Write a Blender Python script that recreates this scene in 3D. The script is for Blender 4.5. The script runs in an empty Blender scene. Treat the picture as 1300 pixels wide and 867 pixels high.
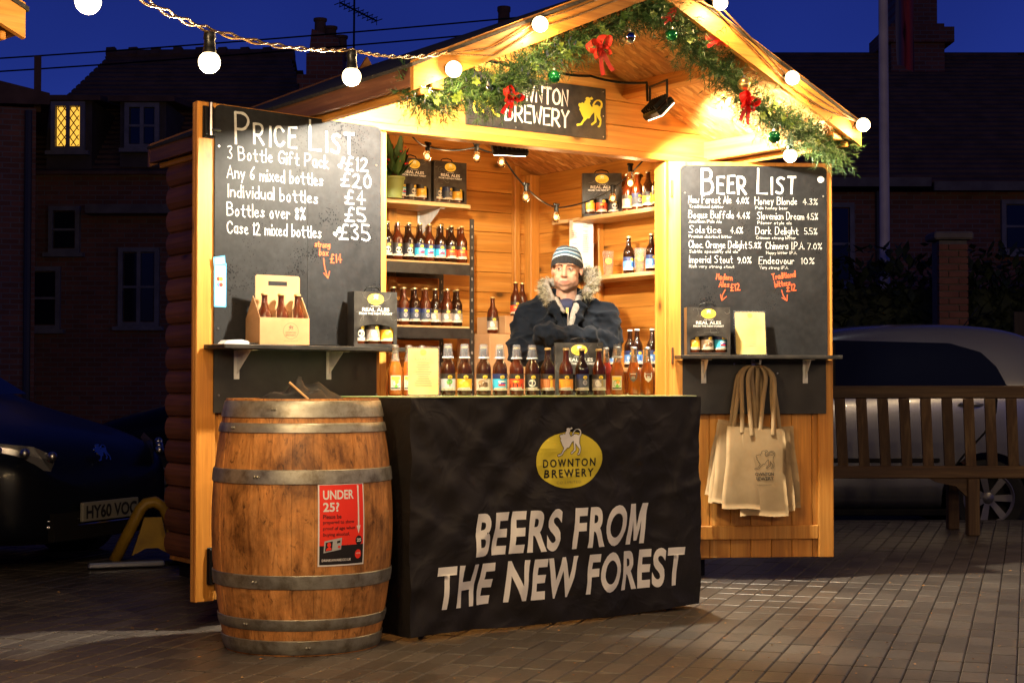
import bpy, bmesh, math, random
from mathutils import Vector, Matrix, noise
from mathutils.geometry import tessellate_polygon
R = math.radians
rnd = random.Random(7)
sc = bpy.context.scene
col = sc.collection
# ------------------------------------------------------------------ camera
cam_d = bpy.data.cameras.new("camera"); cam = bpy.data.objects.new("camera", cam_d); col.objects.link(cam)
cam_d.lens = 56.0; cam_d.sensor_width = 36; cam_d.clip_end = 500; cam_d.clip_start = 0.05
cam.location = (0, 0, 1.05); cam.rotation_euler = (R(90) + math.atan(56.5/2022), 0, 0)
sc.camera = cam
sc.view_settings.view_transform = 'Standard'; sc.view_settings.look = 'None'
sc.view_settings.exposure = 0.46; sc.view_settings.gamma = 1
# ------------------------------------------------------------------ world: clear dusk sky
w = bpy.data.worlds.new("World"); sc.world = w; w.use_nodes = True
wn, wl = w.node_tree.nodes, w.node_tree.links
wn.clear()
tc = wn.new('ShaderNodeTexCoord'); sp = wn.new('ShaderNodeSeparateXYZ'); rp = wn.new('ShaderNodeValToRGB')
wl.new(tc.outputs['Generated'], sp.inputs[0]); wl.new(sp.outputs['Z'], rp.inputs[0])
e = rp.color_ramp.elements
e[0].position = 0.0; e[0].color = (0.034, 0.022, 0.017, 1)
q = rp.color_ramp.elements.new(0.06); q.color = (0.026, 0.022, 0.045, 1)
e[1].position = 1.0; e[1].color = (0.0015, 0.003, 0.022, 1)
q = rp.color_ramp.elements.new(0.12); q.color = (0.013, 0.030, 0.215, 1)
q = rp.color_ramp.elements.new(0.27); q.color = (0.008, 0.017, 0.145, 1)
q = rp.color_ramp.elements.new(0.55); q.color = (0.003, 0.006, 0.05, 1)
nz = wn.new('ShaderNodeTexNoise'); nz.inputs['Scale'].default_value = 3.5; nz.inputs['Detail'].default_value = 3
wl.new(tc.outputs['Generated'], nz.inputs['Vector'])
mr = wn.new('ShaderNodeMapRange'); mr.inputs['To Min'].default_value = 0.4; mr.inputs['To Max'].default_value = 1.5
wl.new(nz.outputs['Fac'], mr.inputs['Value'])
vm = wn.new('ShaderNodeVectorMath'); vm.operation = 'SCALE'
wl.new(rp.outputs[0], vm.inputs[0]); wl.new(mr.outputs[0], vm.inputs['Scale'])
bgn = wn.new('ShaderNodeBackground'); bgn.inputs[1].default_value = 0.85
wo = wn.new('ShaderNodeOutputWorld'); wl.new(vm.outputs[0], bgn.inputs[0]); wl.new(bgn.outputs[0], wo.inputs[0])

# ------------------------------------------------------------------ lamps (lamps of the place, plus unseen festoon bulbs added for fill, positions repeated by their housings)
FL_W, FL_L = 620, 520            # the two outside floods
BULB = (1.0, 0.66, 0.30)
def lamp(kind, name, loc, power, colr, aim=None, size=0.1, angle=140, blend=0.15):
    d = bpy.data.lights.new(name, kind); d.energy = power; d.color = colr
    o = bpy.data.objects.new(name, d); col.objects.link(o); o.location = loc
    if kind == 'SPOT': d.spot_size = R(angle); d.spot_blend = blend; d.shadow_soft_size = size
    if kind == 'POINT': d.shadow_soft_size = size
    if aim is not None:
        o.rotation_euler = (Vector(aim) - Vector(loc)).to_track_quat('-Z', 'Y').to_euler()
    return o

# ------------------------------------------------------------------ frames (place on the ground, yaw)
def frame(ox, oy, yaw):
    a = R(yaw); return (Vector((ox, oy, 0)), Vector((math.cos(a), math.sin(a), 0)), Vector((-math.sin(a), math.cos(a), 0)), a)
HUT = frame(-.637, 7.67, 35); LL = frame(-1.375, 6.90, 43.5); RL = frame(.85, 8.66, 5.7); TB = frame(-.426, 6.573, 37.7); WD = frame(0, 0, 0)
def W(F, x, y, z): return F[0] + F[1]*x + F[2]*y + Vector((0, 0, z))

# ------------------------------------------------------------------ materials
MATS = {}
def mat(name, c=(.5,.5,.5), rough=.6, metal=0., spec=.5, emit=None, es=0., trans=0., coat=0., alpha=1., ior=1.45):
    if name in MATS: return MATS[name]
    m = bpy.data.materials.new(name); m.use_nodes = True
    b = m.node_tree.nodes['Principled BSDF']
    b.inputs['Base Color'].default_value = (*c, 1); b.inputs['Roughness'].default_value = rough
    b.inputs['Metallic'].default_value = metal; b.inputs['Specular IOR Level'].default_value = spec
    b.inputs['IOR'].default_value = ior
    b.inputs['Transmission Weight'].default_value = trans; b.inputs['Coat Weight'].default_value = coat
    b.inputs['Coat Roughness'].default_value = .05
    b.inputs['Alpha'].default_value = alpha
    if emit: b.inputs['Emission Color'].default_value = (*emit, 1); b.inputs['Emission Strength'].default_value = es
    MATS[name] = m; return m
def nodes(m): return m.node_tree.nodes, m.node_tree.links, m.node_tree.nodes['Principled BSDF']
def objco(m, scale, perobj=True, rot=(0,0,0)):
    N, L, B = nodes(m)
    t = N.new('ShaderNodeTexCoord'); mp = N.new('ShaderNodeMapping'); mp.inputs['Scale'].default_value = scale
    mp.inputs['Rotation'].default_value = rot
    if perobj:
        oi = N.new('ShaderNodeObjectInfo'); v = N.new('ShaderNodeVectorMath'); v.operation = 'MULTIPLY_ADD'
        v.inputs[1].default_value = (37, 53, 71)
        cmb = N.new('ShaderNodeCombineXYZ')
        for k in range(3): L.new(oi.outputs['Random'], cmb.inputs[k])
        L.new(cmb.outputs[0], v.inputs[0]); L.new(t.outputs['Object'], v.inputs[2]); L.new(v.outputs[0], mp.inputs['Vector'])
    else: L.new(t.outputs['Object'], mp.inputs['Vector'])
    return mp
def noise_n(m, vec, scale, detail=5, dist=0., rough=.55):
    N, L, B = nodes(m); n = N.new('ShaderNodeTexNoise'); n.inputs['Scale'].default_value = scale
    n.inputs['Detail'].default_value = detail; n.inputs['Distortion'].default_value = dist; n.inputs['Roughness'].default_value = rough
    L.new(vec, n.inputs['Vector']); return n.outputs['Fac']
def ramp(m, fac, stops):
    N, L, B = nodes(m); r = N.new('ShaderNodeValToRGB'); L.new(fac, r.inputs[0]); E = r.color_ramp.elements
    while len(E) < len(stops): E.new(.5)
    for i, (p, c) in enumerate(stops):
        E[i].position = p; E[i].color = (*c, 1) if len(c) == 3 else c
    return r.outputs[0]
def mix(m, fac, a, b, mode='MIX'):
    N, L, B = nodes(m); x = N.new('ShaderNodeMix'); x.data_type = 'RGBA'; x.blend_type = mode
    for s, v in ((0, fac), (6, a), (7, b)):
        if isinstance(v, (int, float)): x.inputs[s].default_value = v
        elif isinstance(v, tuple): x.inputs[s].default_value = (*v, 1)
        else: L.new(v, x.inputs[s])
    return x.outputs[2]
def bump(m, h, strength=.3, dist=.01):
    N, L, B = nodes(m); b = N.new('ShaderNodeBump'); b.inputs['Strength'].default_value = strength; b.inputs['Distance'].default_value = dist
    L.new(h, b.inputs['Height']); L.new(b.outputs[0], B.inputs['Normal'])
def setc(m, c): N, L, B = nodes(m); L.new(c, B.inputs['Base Color'])
def setr(m, f, lo, hi):
    N, L, B = nodes(m); r = N.new('ShaderNodeMapRange'); r.inputs['To Min'].default_value = lo; r.inputs['To Max'].default_value = hi
    L.new(f, r.inputs['Value']); L.new(r.outputs[0], B.inputs['Roughness'])

def wood(name, axis, lo, mid, hi, knots=True, rough=.5, vary=.35):
    if name in MATS: return MATS[name]
    m = mat(name, mid, rough)
    s = [15, 15, 15]; s[axis] = .8
    mp = objco(m, tuple(s)); N, L, B = nodes(m)
    f1 = noise_n(m, mp.outputs[0], 1.6, 6, .6)
    c = ramp(m, f1, [(.28, lo), (.5, mid), (.72, hi)])
    s2 = [60, 60, 60]; s2[axis] = 2.0
    mp2 = objco(m, tuple(s2)); f2 = noise_n(m, mp2.outputs[0], 1.5, 3)
    c = mix(m, .28, c, ramp(m, f2, [(.35, tuple(x*.55 for x in lo)), (.65, (1, .9, .75))]), 'MULTIPLY')
    if knots:
        s3 = [4.2, 4.2, 4.2]; s3[axis] = 2.4
        mp3 = objco(m, tuple(s3)); vo = N.new('ShaderNodeTexVoronoi'); vo.inputs['Scale'].default_value = 1.0
        L.new(mp3.outputs[0], vo.inputs['Vector'])
        k = ramp(m, vo.outputs['Distance'], [(.045, (0, 0, 0)), (.085, (.55, .5, .45)), (.16, (1, 1, 1))])
        c = mix(m, .8, c, k, 'MULTIPLY')
    oi = N.new('ShaderNodeObjectInfo'); r2 = N.new('ShaderNodeMapRange'); r2.inputs['To Min'].default_value = 1 - vary; r2.inputs['To Max'].default_value = 1 + vary*.35
    L.new(oi.outputs['Random'], r2.inputs['Value'])
    hs = N.new('ShaderNodeHueSaturation'); L.new(c, hs.inputs['Color']); L.new(r2.outputs[0], hs.inputs['Value'])
    L.new(hs.outputs[0], B.inputs['Base Color']); bump(m, f2, .25, .002); setr(m, f1, rough-.12, rough+.15)
    return m
P = [wood('pine_'+a, i, (.48, .19, .028), (.60, .26, .042), (.70, .35, .08), vary=.22) for i, a in enumerate('xyz')]
LOGM = wood('stained_log', 1, (.20, .07, .025), (.28, .10, .035), (.34, .13, .05), rough=.6)
FASC = wood('brown_unlit_fascia', 1, (.16, .065, .03), (.22, .09, .04), (.28, .12, .05), rough=.6)  # brown stain, with the boards' lack of light put into the colour
BENCHM = wood('old_teak', 0, (.055, .028, .012), (.09, .048, .02), (.17, .11, .05), knots=False, rough=.7)
SHELFP = wood('pale_shelf_pine', 0, (.55, .30, .12), (.68, .42, .19), (.8, .55, .28))
def osb():
    m = mat('osb', (.6, .35, .15), .6); N, L, B = nodes(m)
    cols = None
    for ang, sc_ in ((.3, 1), (1.4, 1.15), (2.4, .9)):
        mp = objco(m, (11*sc_, 30*sc_, 2), False, (0, 0, ang)); vo = N.new('ShaderNodeTexVoronoi'); vo.inputs['Scale'].default_value = 1.6
        L.new(mp.outputs[0], vo.inputs['Vector'])
        sx = N.new('ShaderNodeSeparateColor'); L.new(vo.outputs['Color'], sx.inputs[0])
        cc = ramp(m, sx.outputs[0], [(.0, (.24, .09, .02)), (.35, (.50, .22, .055)), (.8, (.62, .30, .09)), (1, (.95, .62, .26))])
        cols = cc if cols is None else mix(m, .5, cols, cc)
    setc(m, cols); sx2 = N.new('ShaderNodeRGBToBW'); L.new(cols, sx2.inputs[0]); bump(m, sx2.outputs[0], .5, .006); return m
OSB = osb()
def simple_noise(name, c1, c2, scale, rough=.7, b=0., bd=.005, metal=0., perobj=True, detail=5, spec=.5, lo=.35, hi=.65):
    if name in MATS: return MATS[name]
    m = mat(name, c1, rough, metal, spec); mp = objco(m, (1, 1, 1), perobj)
    f = noise_n(m, mp.outputs[0], scale, detail); setc(m, ramp(m, f, [(lo, c1), (hi, c2)]))
    if b: bump(m, f, b, bd)
    return m
FELT = simple_noise('roof_felt', (.02, .018, .016), (.045, .04, .035), 60, .9, .5, .004)
BLACKP = mat('black_paint', (.010, .009, .009), .6, spec=.15)
BLACKM = mat('black_metal', (.012, .012, .012), .35, .6)
WHITEM = simple_noise('white_bracket', (.55, .55, .53), (.68, .68, .66), 30, .4)
STEEL = mat('steel', (.5, .5, .5), .3, 1)
CHALK = simple_noise('chalk_white', (.40, .40, .39), (.52, .52, .51), 90, .9, 0)
CHALKO = mat('chalk_orange', (.55, .085, .025), .9)
CREAM = mat('cream', (.78, .72, .58), .7)
YEL = mat('badge_yellow', (.80, .56, .06), .5)
YEL2 = mat('logo_yellow', (.72, .58, .04), .6)
INK = mat('ink', (.01, .01, .01), .6)
WHITE = mat('white_print', (.8, .8, .78), .6)
SIGNM = simple_noise('sign_black', (.012, .011, .010), (.03, .025, .02), 25, .5)
def board_mat():
    m = mat('blackboard', (.03, .03, .032), .5, spec=.22); N, L, B = nodes(m)
    mp = objco(m, (1, 1, 1)); f = noise_n(m, mp.outputs[0], 3.5, 8, .5, .65)
    g = noise_n(m, mp.outputs[0], 30, 4)
    setc(m, mix(m, .5, ramp(m, f, [(.35, (.006, .006, .007)), (.7, (.021, .022, .025))]), ramp(m, g, [(.4, (.007, .007, .008)), (.7, (.018, .018, .020))])))
    mpv = objco(m, (1, 1, 1)); vo = N.new('ShaderNodeTexVoronoi'); vo.inputs['Scale'].default_value = 85; L.new(mpv.outputs[0], vo.inputs['Vector'])
    n2 = noise_n(m, mp.outputs[0], 5, 3)
    mm = N.new('ShaderNodeMath'); mm.operation = 'LESS_THAN'; L.new(vo.outputs['Distance'], mm.inputs[0])
    r = N.new('ShaderNodeMapRange'); r.inputs['From Min'].default_value = .48; r.inputs['From Max'].default_value = .75; r.inputs['To Min'].default_value = 0; r.inputs['To Max'].default_value = .5
    L.new(n2, r.inputs['Value']); L.new(r.outputs[0], mm.inputs[1])
    bump(m, mm.outputs[0], .6, .002)
    rr = N.new('ShaderNodeMapRange'); rr.inputs['To Min'].default_value = .62; rr.inputs['To Max'].default_value = .25
    L.new(mm.outputs[0], rr.inputs['Value']); L.new(rr.outputs[0], B.inputs['Roughness'])
    return m
BOARD = board_mat()

# ------------------------------------------------------------------ mesh builder
_T = None
def _cb_template():
    V = []; idx = {}
    for i in (-1, 1):
        for j in (-1, 1):
            for k in (-1, 1):
                for a in range(3):
                    idx[(i, j, k, a)] = len(V); V.append(((i, j, k), a))
    F = []
    S = (-1, 1)
    for a in range(3):
        b, c = (a+1) % 3, (a+2) % 3
        for s in S:
            F.append([idx[tuple([s if n == a else (p if n == b else r) for n in range(3)]) + (a,)] for p, r in ((-1,-1),(1,-1),(1,1),(-1,1))])
    for a in range(3):
        b, c = (a+1) % 3, (a+2) % 3
        for p in S:
            for r in S:
                def cc(s): return tuple([s if n == a else (p if n == b else r) for n in range(3)])
                F.append([idx[cc(-1)+(b,)], idx[cc(1)+(b,)], idx[cc(1)+(c,)], idx[cc(-1)+(c,)]])
    for i in S:
        for j in S:
            for k in S: F.append([idx[(i, j, k, 0)], idx[(i, j, k, 1)], idx[(i, j, k, 2)]])
    out = []
    for f in F:
        P_ = [Vector([V[n][0][q]*(1 if V[n][1] == q else .8) for q in range(3)]) for n in f]
        nrm = (P_[1]-P_[0]).cross(P_[2]-P_[0]); cen = sum(P_, Vector())/len(P_)
        out.append(f if nrm.dot(cen) > 0 else f[::-1])
    return V, out
CBV, CBF = _cb_template()
class MB:
    def __init__(s): s.v = []; s.f = []; s.m = []
    def add(s, V, F, m=0):
        b = len(s.v); s.v += [tuple(p) for p in V]; s.f += [[b+i for i in f] for f in F]; s.m += [m]*len(F); return s
    def box(s, x0, x1, y0, y1, z0, z1, m=0, M=None):
        V = [Vector((x, y, z)) for x in (x0, x1) for y in (y0, y1) for z in (z0, z1)]
        if M: V = [M @ p for p in V]
        return s.add(V, [(0,1,3,2),(4,6,7,5),(0,4,5,1),(2,3,7,6),(0,2,6,4),(1,5,7,3)], m)
    def cbox(s, x0, x1, y0, y1, z0, z1, c=.004, m=0, M=None):
        C = ((x0+x1)/2, (y0+y1)/2, (z0+z1)/2); H = (abs(x1-x0)/2, abs(y1-y0)/2, abs(z1-z0)/2)
        c = min(c, min(H)*.45)
        V = [Vector([C[q] + sg[q]*(H[q] if a == q else H[q]-c) for q in range(3)]) for sg, a in CBV]
        if M: V = [M @ p for p in V]
        return s.add(V, CBF, m)
    def tube(s, pts, r, n=8, m=0, caps=True):
        pts = [Vector(p) for p in pts]; rr = r if isinstance(r, (list, tuple)) else [r]*len(pts)
        V = []; F = []; up = None
        for i, p in enumerate(pts):
            d = (pts[min(i+1, len(pts)-1)] - pts[max(i-1, 0)]).normalized()
            if up is None: up = Vector((0, 0, 1)) if abs(d.z) < .9 else Vector((1, 0, 0))
            a = d.cross(up)
            if a.length < 1e-4: a = d.orthogonal()
            a.normalize(); b = d.cross(a).normalized(); up = -b if False else up
            for k in range(n):
                t = 2*math.pi*k/n; V.append(p + (a*math.cos(t) + b*math.sin(t))*rr[i])
        for i in range(len(pts)-1):
            for k in range(n):
                k2 = (k+1) % n; F.append((i*n+k, i*n+k2, (i+1)*n+k2, (i+1)*n+k))
        if caps: F.append(tuple(range(n))[::-1]); F.append(tuple(range((len(pts)-1)*n, len(pts)*n)))
        return s.add(V, F, m)
    def lathe(s, prof, n=16, m=0, cx=0, cy=0, a0=0, a1=360, M=None, flip=False):
        full = abs(a1-a0) >= 360; k = n if full else n+1; V = []; F = []
        for r, z in prof:
            for i in range(k):
                t = R(a0 + (a1-a0)*i/n); V.append(Vector((cx + r*math.cos(t), cy + r*math.sin(t), z)))
        if M: V = [M @ p for p in V]
        for j in range(len(prof)-1):
            for i in range(n):
                i2 = (i+1) % k; f = (j*k+i, j*k+i2, (j+1)*k+i2, (j+1)*k+i); F.append(f[::-1] if flip else f)
        return s.add(V, F, m)
    def sphere(s, c, r, n=12, k=8, m=0, sc=(1,1,1)):
        V = []; F = []
        for j in range(k+1):
            ph = math.pi*j/k
            for i in range(n):
                t = 2*math.pi*i/n; V.append((c[0]+r*sc[0]*math.sin(ph)*math.cos(t), c[1]+r*sc[1]*math.sin(ph)*math.sin(t), c[2]-r*sc[2]*math.cos(ph)))
        for j in range(k):
            for i in range(n): F.append((j*n+i, j*n+(i+1) % n, (j+1)*n+(i+1) % n, (j+1)*n+i))
        return s.add(V, F, m)
    def flat(s, pts, y=0, m=0, th=0.):            # polygon given in (x,z), faces -y
        T = tessellate_polygon([[Vector((p[0], p[1], 0)) for p in pts]])
        V = [(p[0], y, p[1]) for p in pts]; F = []
        for t in T:
            a, b, c = (Vector(V[i]) for i in t); F.append(tuple(t) if (b-a).cross(c-a).y < 0 else tuple(t)[::-1])
        s.add(V, F, m)
        if th:
            n = len(pts); ar = sum(pts[i][0]*pts[(i+1) % n][1]-pts[(i+1) % n][0]*pts[i][1] for i in range(n))
            V2 = V + [(p[0], y+th, p[1]) for p in pts]
            F2 = [(i, (i+1) % n, n+(i+1) % n, n+i) for i in range(n)]
            if ar > 0: F2 = [f[::-1] for f in F2]
            s.add(V2, F2, m); s.add([(p[0], y+th, p[1]) for p in pts], [tuple(f[::-1]) for f in F], m)
        return s
    def mesh(s, name, mats):
        me = bpy.data.meshes.new(name); me.from_pydata(s.v, [], s.f)
        for q_ in (mats if isinstance(mats, (list, tuple)) else [mats]): me.materials.append(q_)
        me.polygons.foreach_set('material_index', s.m); me.update(); return me
    def build(s, name, mats, parent=None, loc=(0,0,0), rot=(0,0,0), smooth=False):
        return link(name, s.mesh(name, mats), parent, loc, rot, smooth)
def link(name, me, parent=None, loc=(0,0,0), rot=(0,0,0), smooth=False):
    if smooth:
        me.polygons.foreach_set('use_smooth', [True]*len(me.polygons))
        if smooth != 'all':
            try: me.set_sharp_from_angle(angle=R(38))
            except Exception: pass
    o = bpy.data.objects.new(name, me); col.objects.link(o); o.parent = parent; o.location = loc; o.rotation_euler = rot; return o
def tag(o, label=None, cat=None, group=None, kind=None):
    for k, v in (('label', label), ('category', cat), ('group', group), ('kind', kind)):
        if v: o[k] = v
    return o
def thing(name, label, cat, F=WD, p=(0,0,0), yaw=0., group=None):
    o = bpy.data.objects.new(name, None); col.objects.link(o); o.location = W(F, *p); o.rotation_euler = (0, 0, F[3] + R(yaw)); o.empty_display_size = .1
    return tag(o, label, cat, group)
def copy_thing(root, F, p, yaw=0., label=None, group=None):
    r = root.copy(); col.objects.link(r); r.location = W(F, *p); r.rotation_euler = (0, 0, F[3] + R(yaw))
    if label: r['label'] = label
    if group: r['group'] = group
    for ch in KIDS.setdefault(root.name, list(root.children)):
        c = ch.copy(); col.objects.link(c); c.parent = r
        for g in ch.children:
            d = g.copy(); col.objects.link(d); d.parent = c
    return r
KIDS = {}

# ------------------------------------------------------------------ lettering
GL = {
'A':"0d3m6d|1g5g",'B':"0d0m|~0m4m5k4i0i|~0i5i6f4d0d",'C':"~6k4m1l0i1e4d6f",'D':"0d0m|~0m4m6i4d0d",'E':"5m0m0d5d|0i4i",'F':"5m0m0d|0i4i",
'G':"~6k4m1l0i1e4d6f6h|6h3h",'H':"0d0m|6d6m|0i6i",'I':"1d1m",'L':"0m0d5d",'M':"0d1m3g5m6d",'N':"0d0m5d5m",'O':"~3m0k0f3d6f6k3m",'P':"0d0m|~0m4m6k4h0h",
'R':"0d0m|~0m4m6k4h0h|2h6d",'S':"~6l4m1l1j5h5e3d0e",'T':"0m6m|3m3d",'U':"0m0f3d6f6m",'W':"0m1d3j5d7m",'V':"0m3d6m",'Y':"0m3i6m|3i3d",'X':"0d6m|0m6d",'K':"0d0m|6m0h6d",'J':"~4m4f2d0f",
'a':"~4i1i0g1d4e|4i4d",'b':"0m0d|~0h3i4f2d0d",'c':"~4h2i0g1d4e",'d':"4m4d|~4h1i0f1d4e",'e':"~0g4g3i1i0f2d4e",'f':"~4l3m1l1d|0i3i",'g':"~4h1i0f2e4f|~4i4c2a0b",
'h':"0m0d|~0h3i4g4d",'i':"0i0d|0k0l",'j':"2i2b0a|2k2l",'k':"0m0d|3i0f4d",'l':"0m0d",'m':"0i0d|~0h2i3g3d|~3h5i6g6d",'n':"0i0d|~0h3i4g4d",'o':"~2i0g1d3d4g2i",
'p':"0i0a|~0h3i4f2d0e",'q':"4i4a|~4h1i0f2d4e",'r':"0i0d|~0g2i3h",'s':"~4h2i1h3f4e2d0e",'t':"2l2e3d4d|0i4i",'u':"~0i0e2d4f|4i4d",'v':"0i2d4i",'w':"0i1d3g5d6i",'x':"0d4i|0i4d",'y':"0i2e|4i1a",'z':"0i4i0d4d",
'0':"~2m0j0f2d4f4j2m",'1':"0k1m1d",'2':"~0k2m4k3h0d|0d5d",'3':"~0l3m4k1i4g3d0e",'4':"3d3m0g5g",'5':"4m0m0i|~0i3i5f3d0e",'6':"~4m1j0f2d4f3h0g",'7':"0m4m1d",'8':"~2i0k2m4k2i0f2d4f2i",'9':"~4j2h0k2m4k4h2d",
'%':"5m0d|~1m0l0k1j2k2l1m|~4g3f3e4d5e5f4g",'.':"0d0e",'-':"0h3h",'?':"0m3m3j1h1f|1d1e",'£':"~5l3m2k2f0d|0d5d|0h4h",
}
def strokes(text, lower_caps=False):
    out = []; x = 0.
    for ch in text:
        if ch == ' ': x += 4.2; continue
        sca = 1.
        if lower_caps and ch.islower(): ch = ch.upper(); sca = .68
        g = GL.get(ch)
        if g is None: continue
        wmax = 0; jt = rnd.uniform(-.25, .25); sl = rnd.uniform(-.03, .05)
        for st in g.split('|'):
            sm = st[0] == '~'; st = st.strip('~')
            pts = [(int(st[i]), ord(st[i+1])-100) for i in range(0, len(st), 2)]
            wmax = max(wmax, max(p_[0] for p_ in pts))
            pts = [(a*sca + rnd.uniform(-.18, .18), b*sca + jt + rnd.uniform(-.18, .18)) for a, b in pts]
            if sm and len(pts) > 2:
                for _ in range(2):
                    npt = [pts[0]]
                    for i in range(len(pts)-1):
                        a, b = pts[i], pts[i+1]
                        npt += [(a[0]*.75+b[0]*.25, a[1]*.75+b[1]*.25), (a[0]*.25+b[0]*.75, a[1]*.25+b[1]*.75)]
                    pts = npt + [pts[-1]]
            out.append([(x + a + sl*b, b) for a, b in pts])
        x += wmax*sca + 2.1
    return out, x - 2.1
CN = [0]
def chalk(parent, text, x, z, width, cap, y=-.0015, m=None, th=.006, rot=0., caps=False):
    st, tw = strokes(text, caps); sx = width/tw; sz = cap/9.; b = MB()
    cr, sr = math.cos(R(rot)), math.sin(R(rot))
    for s_ in st:
        pts = [((a*sx)*cr - (c*sz)*sr + x, (a*sx)*sr + (c*sz)*cr + z) for a, c in s_]
        yy = y - (CN[0] % 23)*.00003; CN[0] += 1
        L_, R_ = [], []
        for i, p in enumerate(pts):
            a = pts[max(i-1, 0)]; c = pts[min(i+1, len(pts)-1)]
            dx, dz = c[0]-a[0], c[1]-a[1]; l = math.hypot(dx, dz) or 1e-6; t = th*.5*rnd.uniform(.85, 1.15)
            ex = 0
            if i == 0: p = (p[0]-dx/l*t*.7, p[1]-dz/l*t*.7)
            if i == len(pts)-1: p = (p[0]+dx/l*t*.7, p[1]+dz/l*t*.7)
            L_.append((p[0]-dz/l*t, yy, p[1]+dx/l*t)); R_.append((p[0]+dz/l*t, yy, p[1]-dx/l*t))
        n = len(pts); b.add(L_ + R_, [(i, n+i, n+i+1, i+1) for i in range(n-1)])
    return b.build('lettering', m or CHALK, parent)
def text_mesh(s, bold=0., space=1.):
    c = bpy.data.curves.new('txt', 'FONT'); c.body = s; c.size = 1; c.offset = bold; c.space_character = space; c.resolution_u = 5 if len(s) < 16 and bold > .03 else 3
    o = bpy.data.objects.new('txt', c); col.objects.link(o); dg = bpy.context.evaluated_depsgraph_get()
    me = bpy.data.meshes.new_from_object(o.evaluated_get(dg)); bpy.data.objects.remove(o); bpy.data.curves.remove(c)
    return me
def ptext(parent, s, x, z, width, height, m, y=-.002, bold=0., shear=0., name='lettering', conform=None, rot=0., space=1., align='l', cut=0):
    me = text_mesh(s, bold, space); xs = [v.co.x for v in me.vertices]; ys = [v.co.y for v in me.vertices]
    x0, x1, y0, y1 = min(xs), max(xs), min(ys), max(ys)
    cr, sr = math.cos(R(rot)), math.sin(R(rot))
    for v in me.vertices:
        a = (v.co.x-x0)/(x1-x0)*width; b = (v.co.y-y0)/(y1-y0)*height; a += shear*b
        if align == 'c': a -= width/2
        v.co = (x + a*cr - b*sr, 0, z + a*sr + b*cr)
    if conform:
        bm = bmesh.new(); bm.from_mesh(me)
        bmesh.ops.remove_doubles(bm, verts=bm.verts, dist=1e-5)
        if cut:
            lo = min(v.co.x for v in bm.verts); hi = max(v.co.x for v in bm.verts); k = lo + cut
            while k < hi:
                bmesh.ops.bisect_plane(bm, geom=bm.verts[:]+bm.edges[:]+bm.faces[:], plane_co=(k, 0, 0), plane_no=(1, 0, 0)); k += cut
            lo = min(v.co.z for v in bm.verts); hi = max(v.co.z for v in bm.verts); k = lo + cut
            while k < hi:
                bmesh.ops.bisect_plane(bm, geom=bm.verts[:]+bm.edges[:]+bm.faces[:], plane_co=(0, 0, k), plane_no=(0, 0, 1)); k += cut
            bmesh.ops.triangulate(bm, faces=bm.faces)
        for v in bm.verts: v.co = conform(v.co.x, v.co.z)
        bm.to_mesh(me); bm.free()
    else:
        for v in me.vertices: v.co.y = y
    me.materials.clear(); me.materials.append(m); me.name = name
    return link(name, me, parent)
LION = [(385,185),(400,165),(430,165),(450,150),(478,163),(490,130),(510,115),(498,100),(515,80),(545,75),(570,85),(595,65),(625,90),(600,105),(575,105),(580,130),(565,150),(580,175),(600,195),(640,168),(690,160),(722,178),(742,160),(745,130),(715,108),(680,112),(650,145),(632,185),(610,175),(612,160),(640,120),(680,95),(725,90),(760,105),(775,140),(770,180),(748,205),(740,240),(735,290),(755,340),(750,400),(730,440),(700,445),(690,430),(715,415),(730,365),(695,325),(672,290),(675,330),(675,380),(640,405),(605,430),(585,425),(590,405),(625,385),(645,360),(640,290),(638,258),(600,290),(560,345),(530,345),(475,395),(440,440),(400,450),(365,460),(355,435),(385,425),(420,420),(470,350),(440,310),(420,270),(400,245),(410,220),(395,205)]
def lion(x, z, h, flip=False, grow=1.):
    k = h/395.; s_ = -1 if flip else 1
    return [(x + s_*(a-565)*k, z + (460-b)*k) for a, b in (LION[::-1] if flip else LION)]
def disc(cx, cz, rx, rz, n=28, rot=0.):
    return [(cx + rx*math.cos(2*math.pi*i/n)*math.cos(rot) - rz*math.sin(2*math.pi*i/n)*math.sin(rot), cz + rx*math.cos(2*math.pi*i/n)*math.sin(rot) + rz*math.sin(2*math.pi*i/n)*math.cos(rot)) for i in range(n)]
def rrect(x0, x1, z0, z1, r, n=5, corners=(1,1,1,1)):
    P_ = []
    for (cx, cz, a0, on) in ((x1-r, z0+r, -90, corners[1]), (x1-r, z1-r, 0, corners[2]), (x0+r, z1-r, 90, corners[3]), (x0+r, z0+r, 180, corners[0])):
        if on: P_ += [(cx + r*math.cos(R(a0+90*i/n)), cz + r*math.sin(R(a0+90*i/n))) for i in range(n+1)]
        else: P_.append((x1 if a0 in (-90, 0) else x0, z0 if a0 in (-90, 180) else z1))
    return P_

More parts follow.
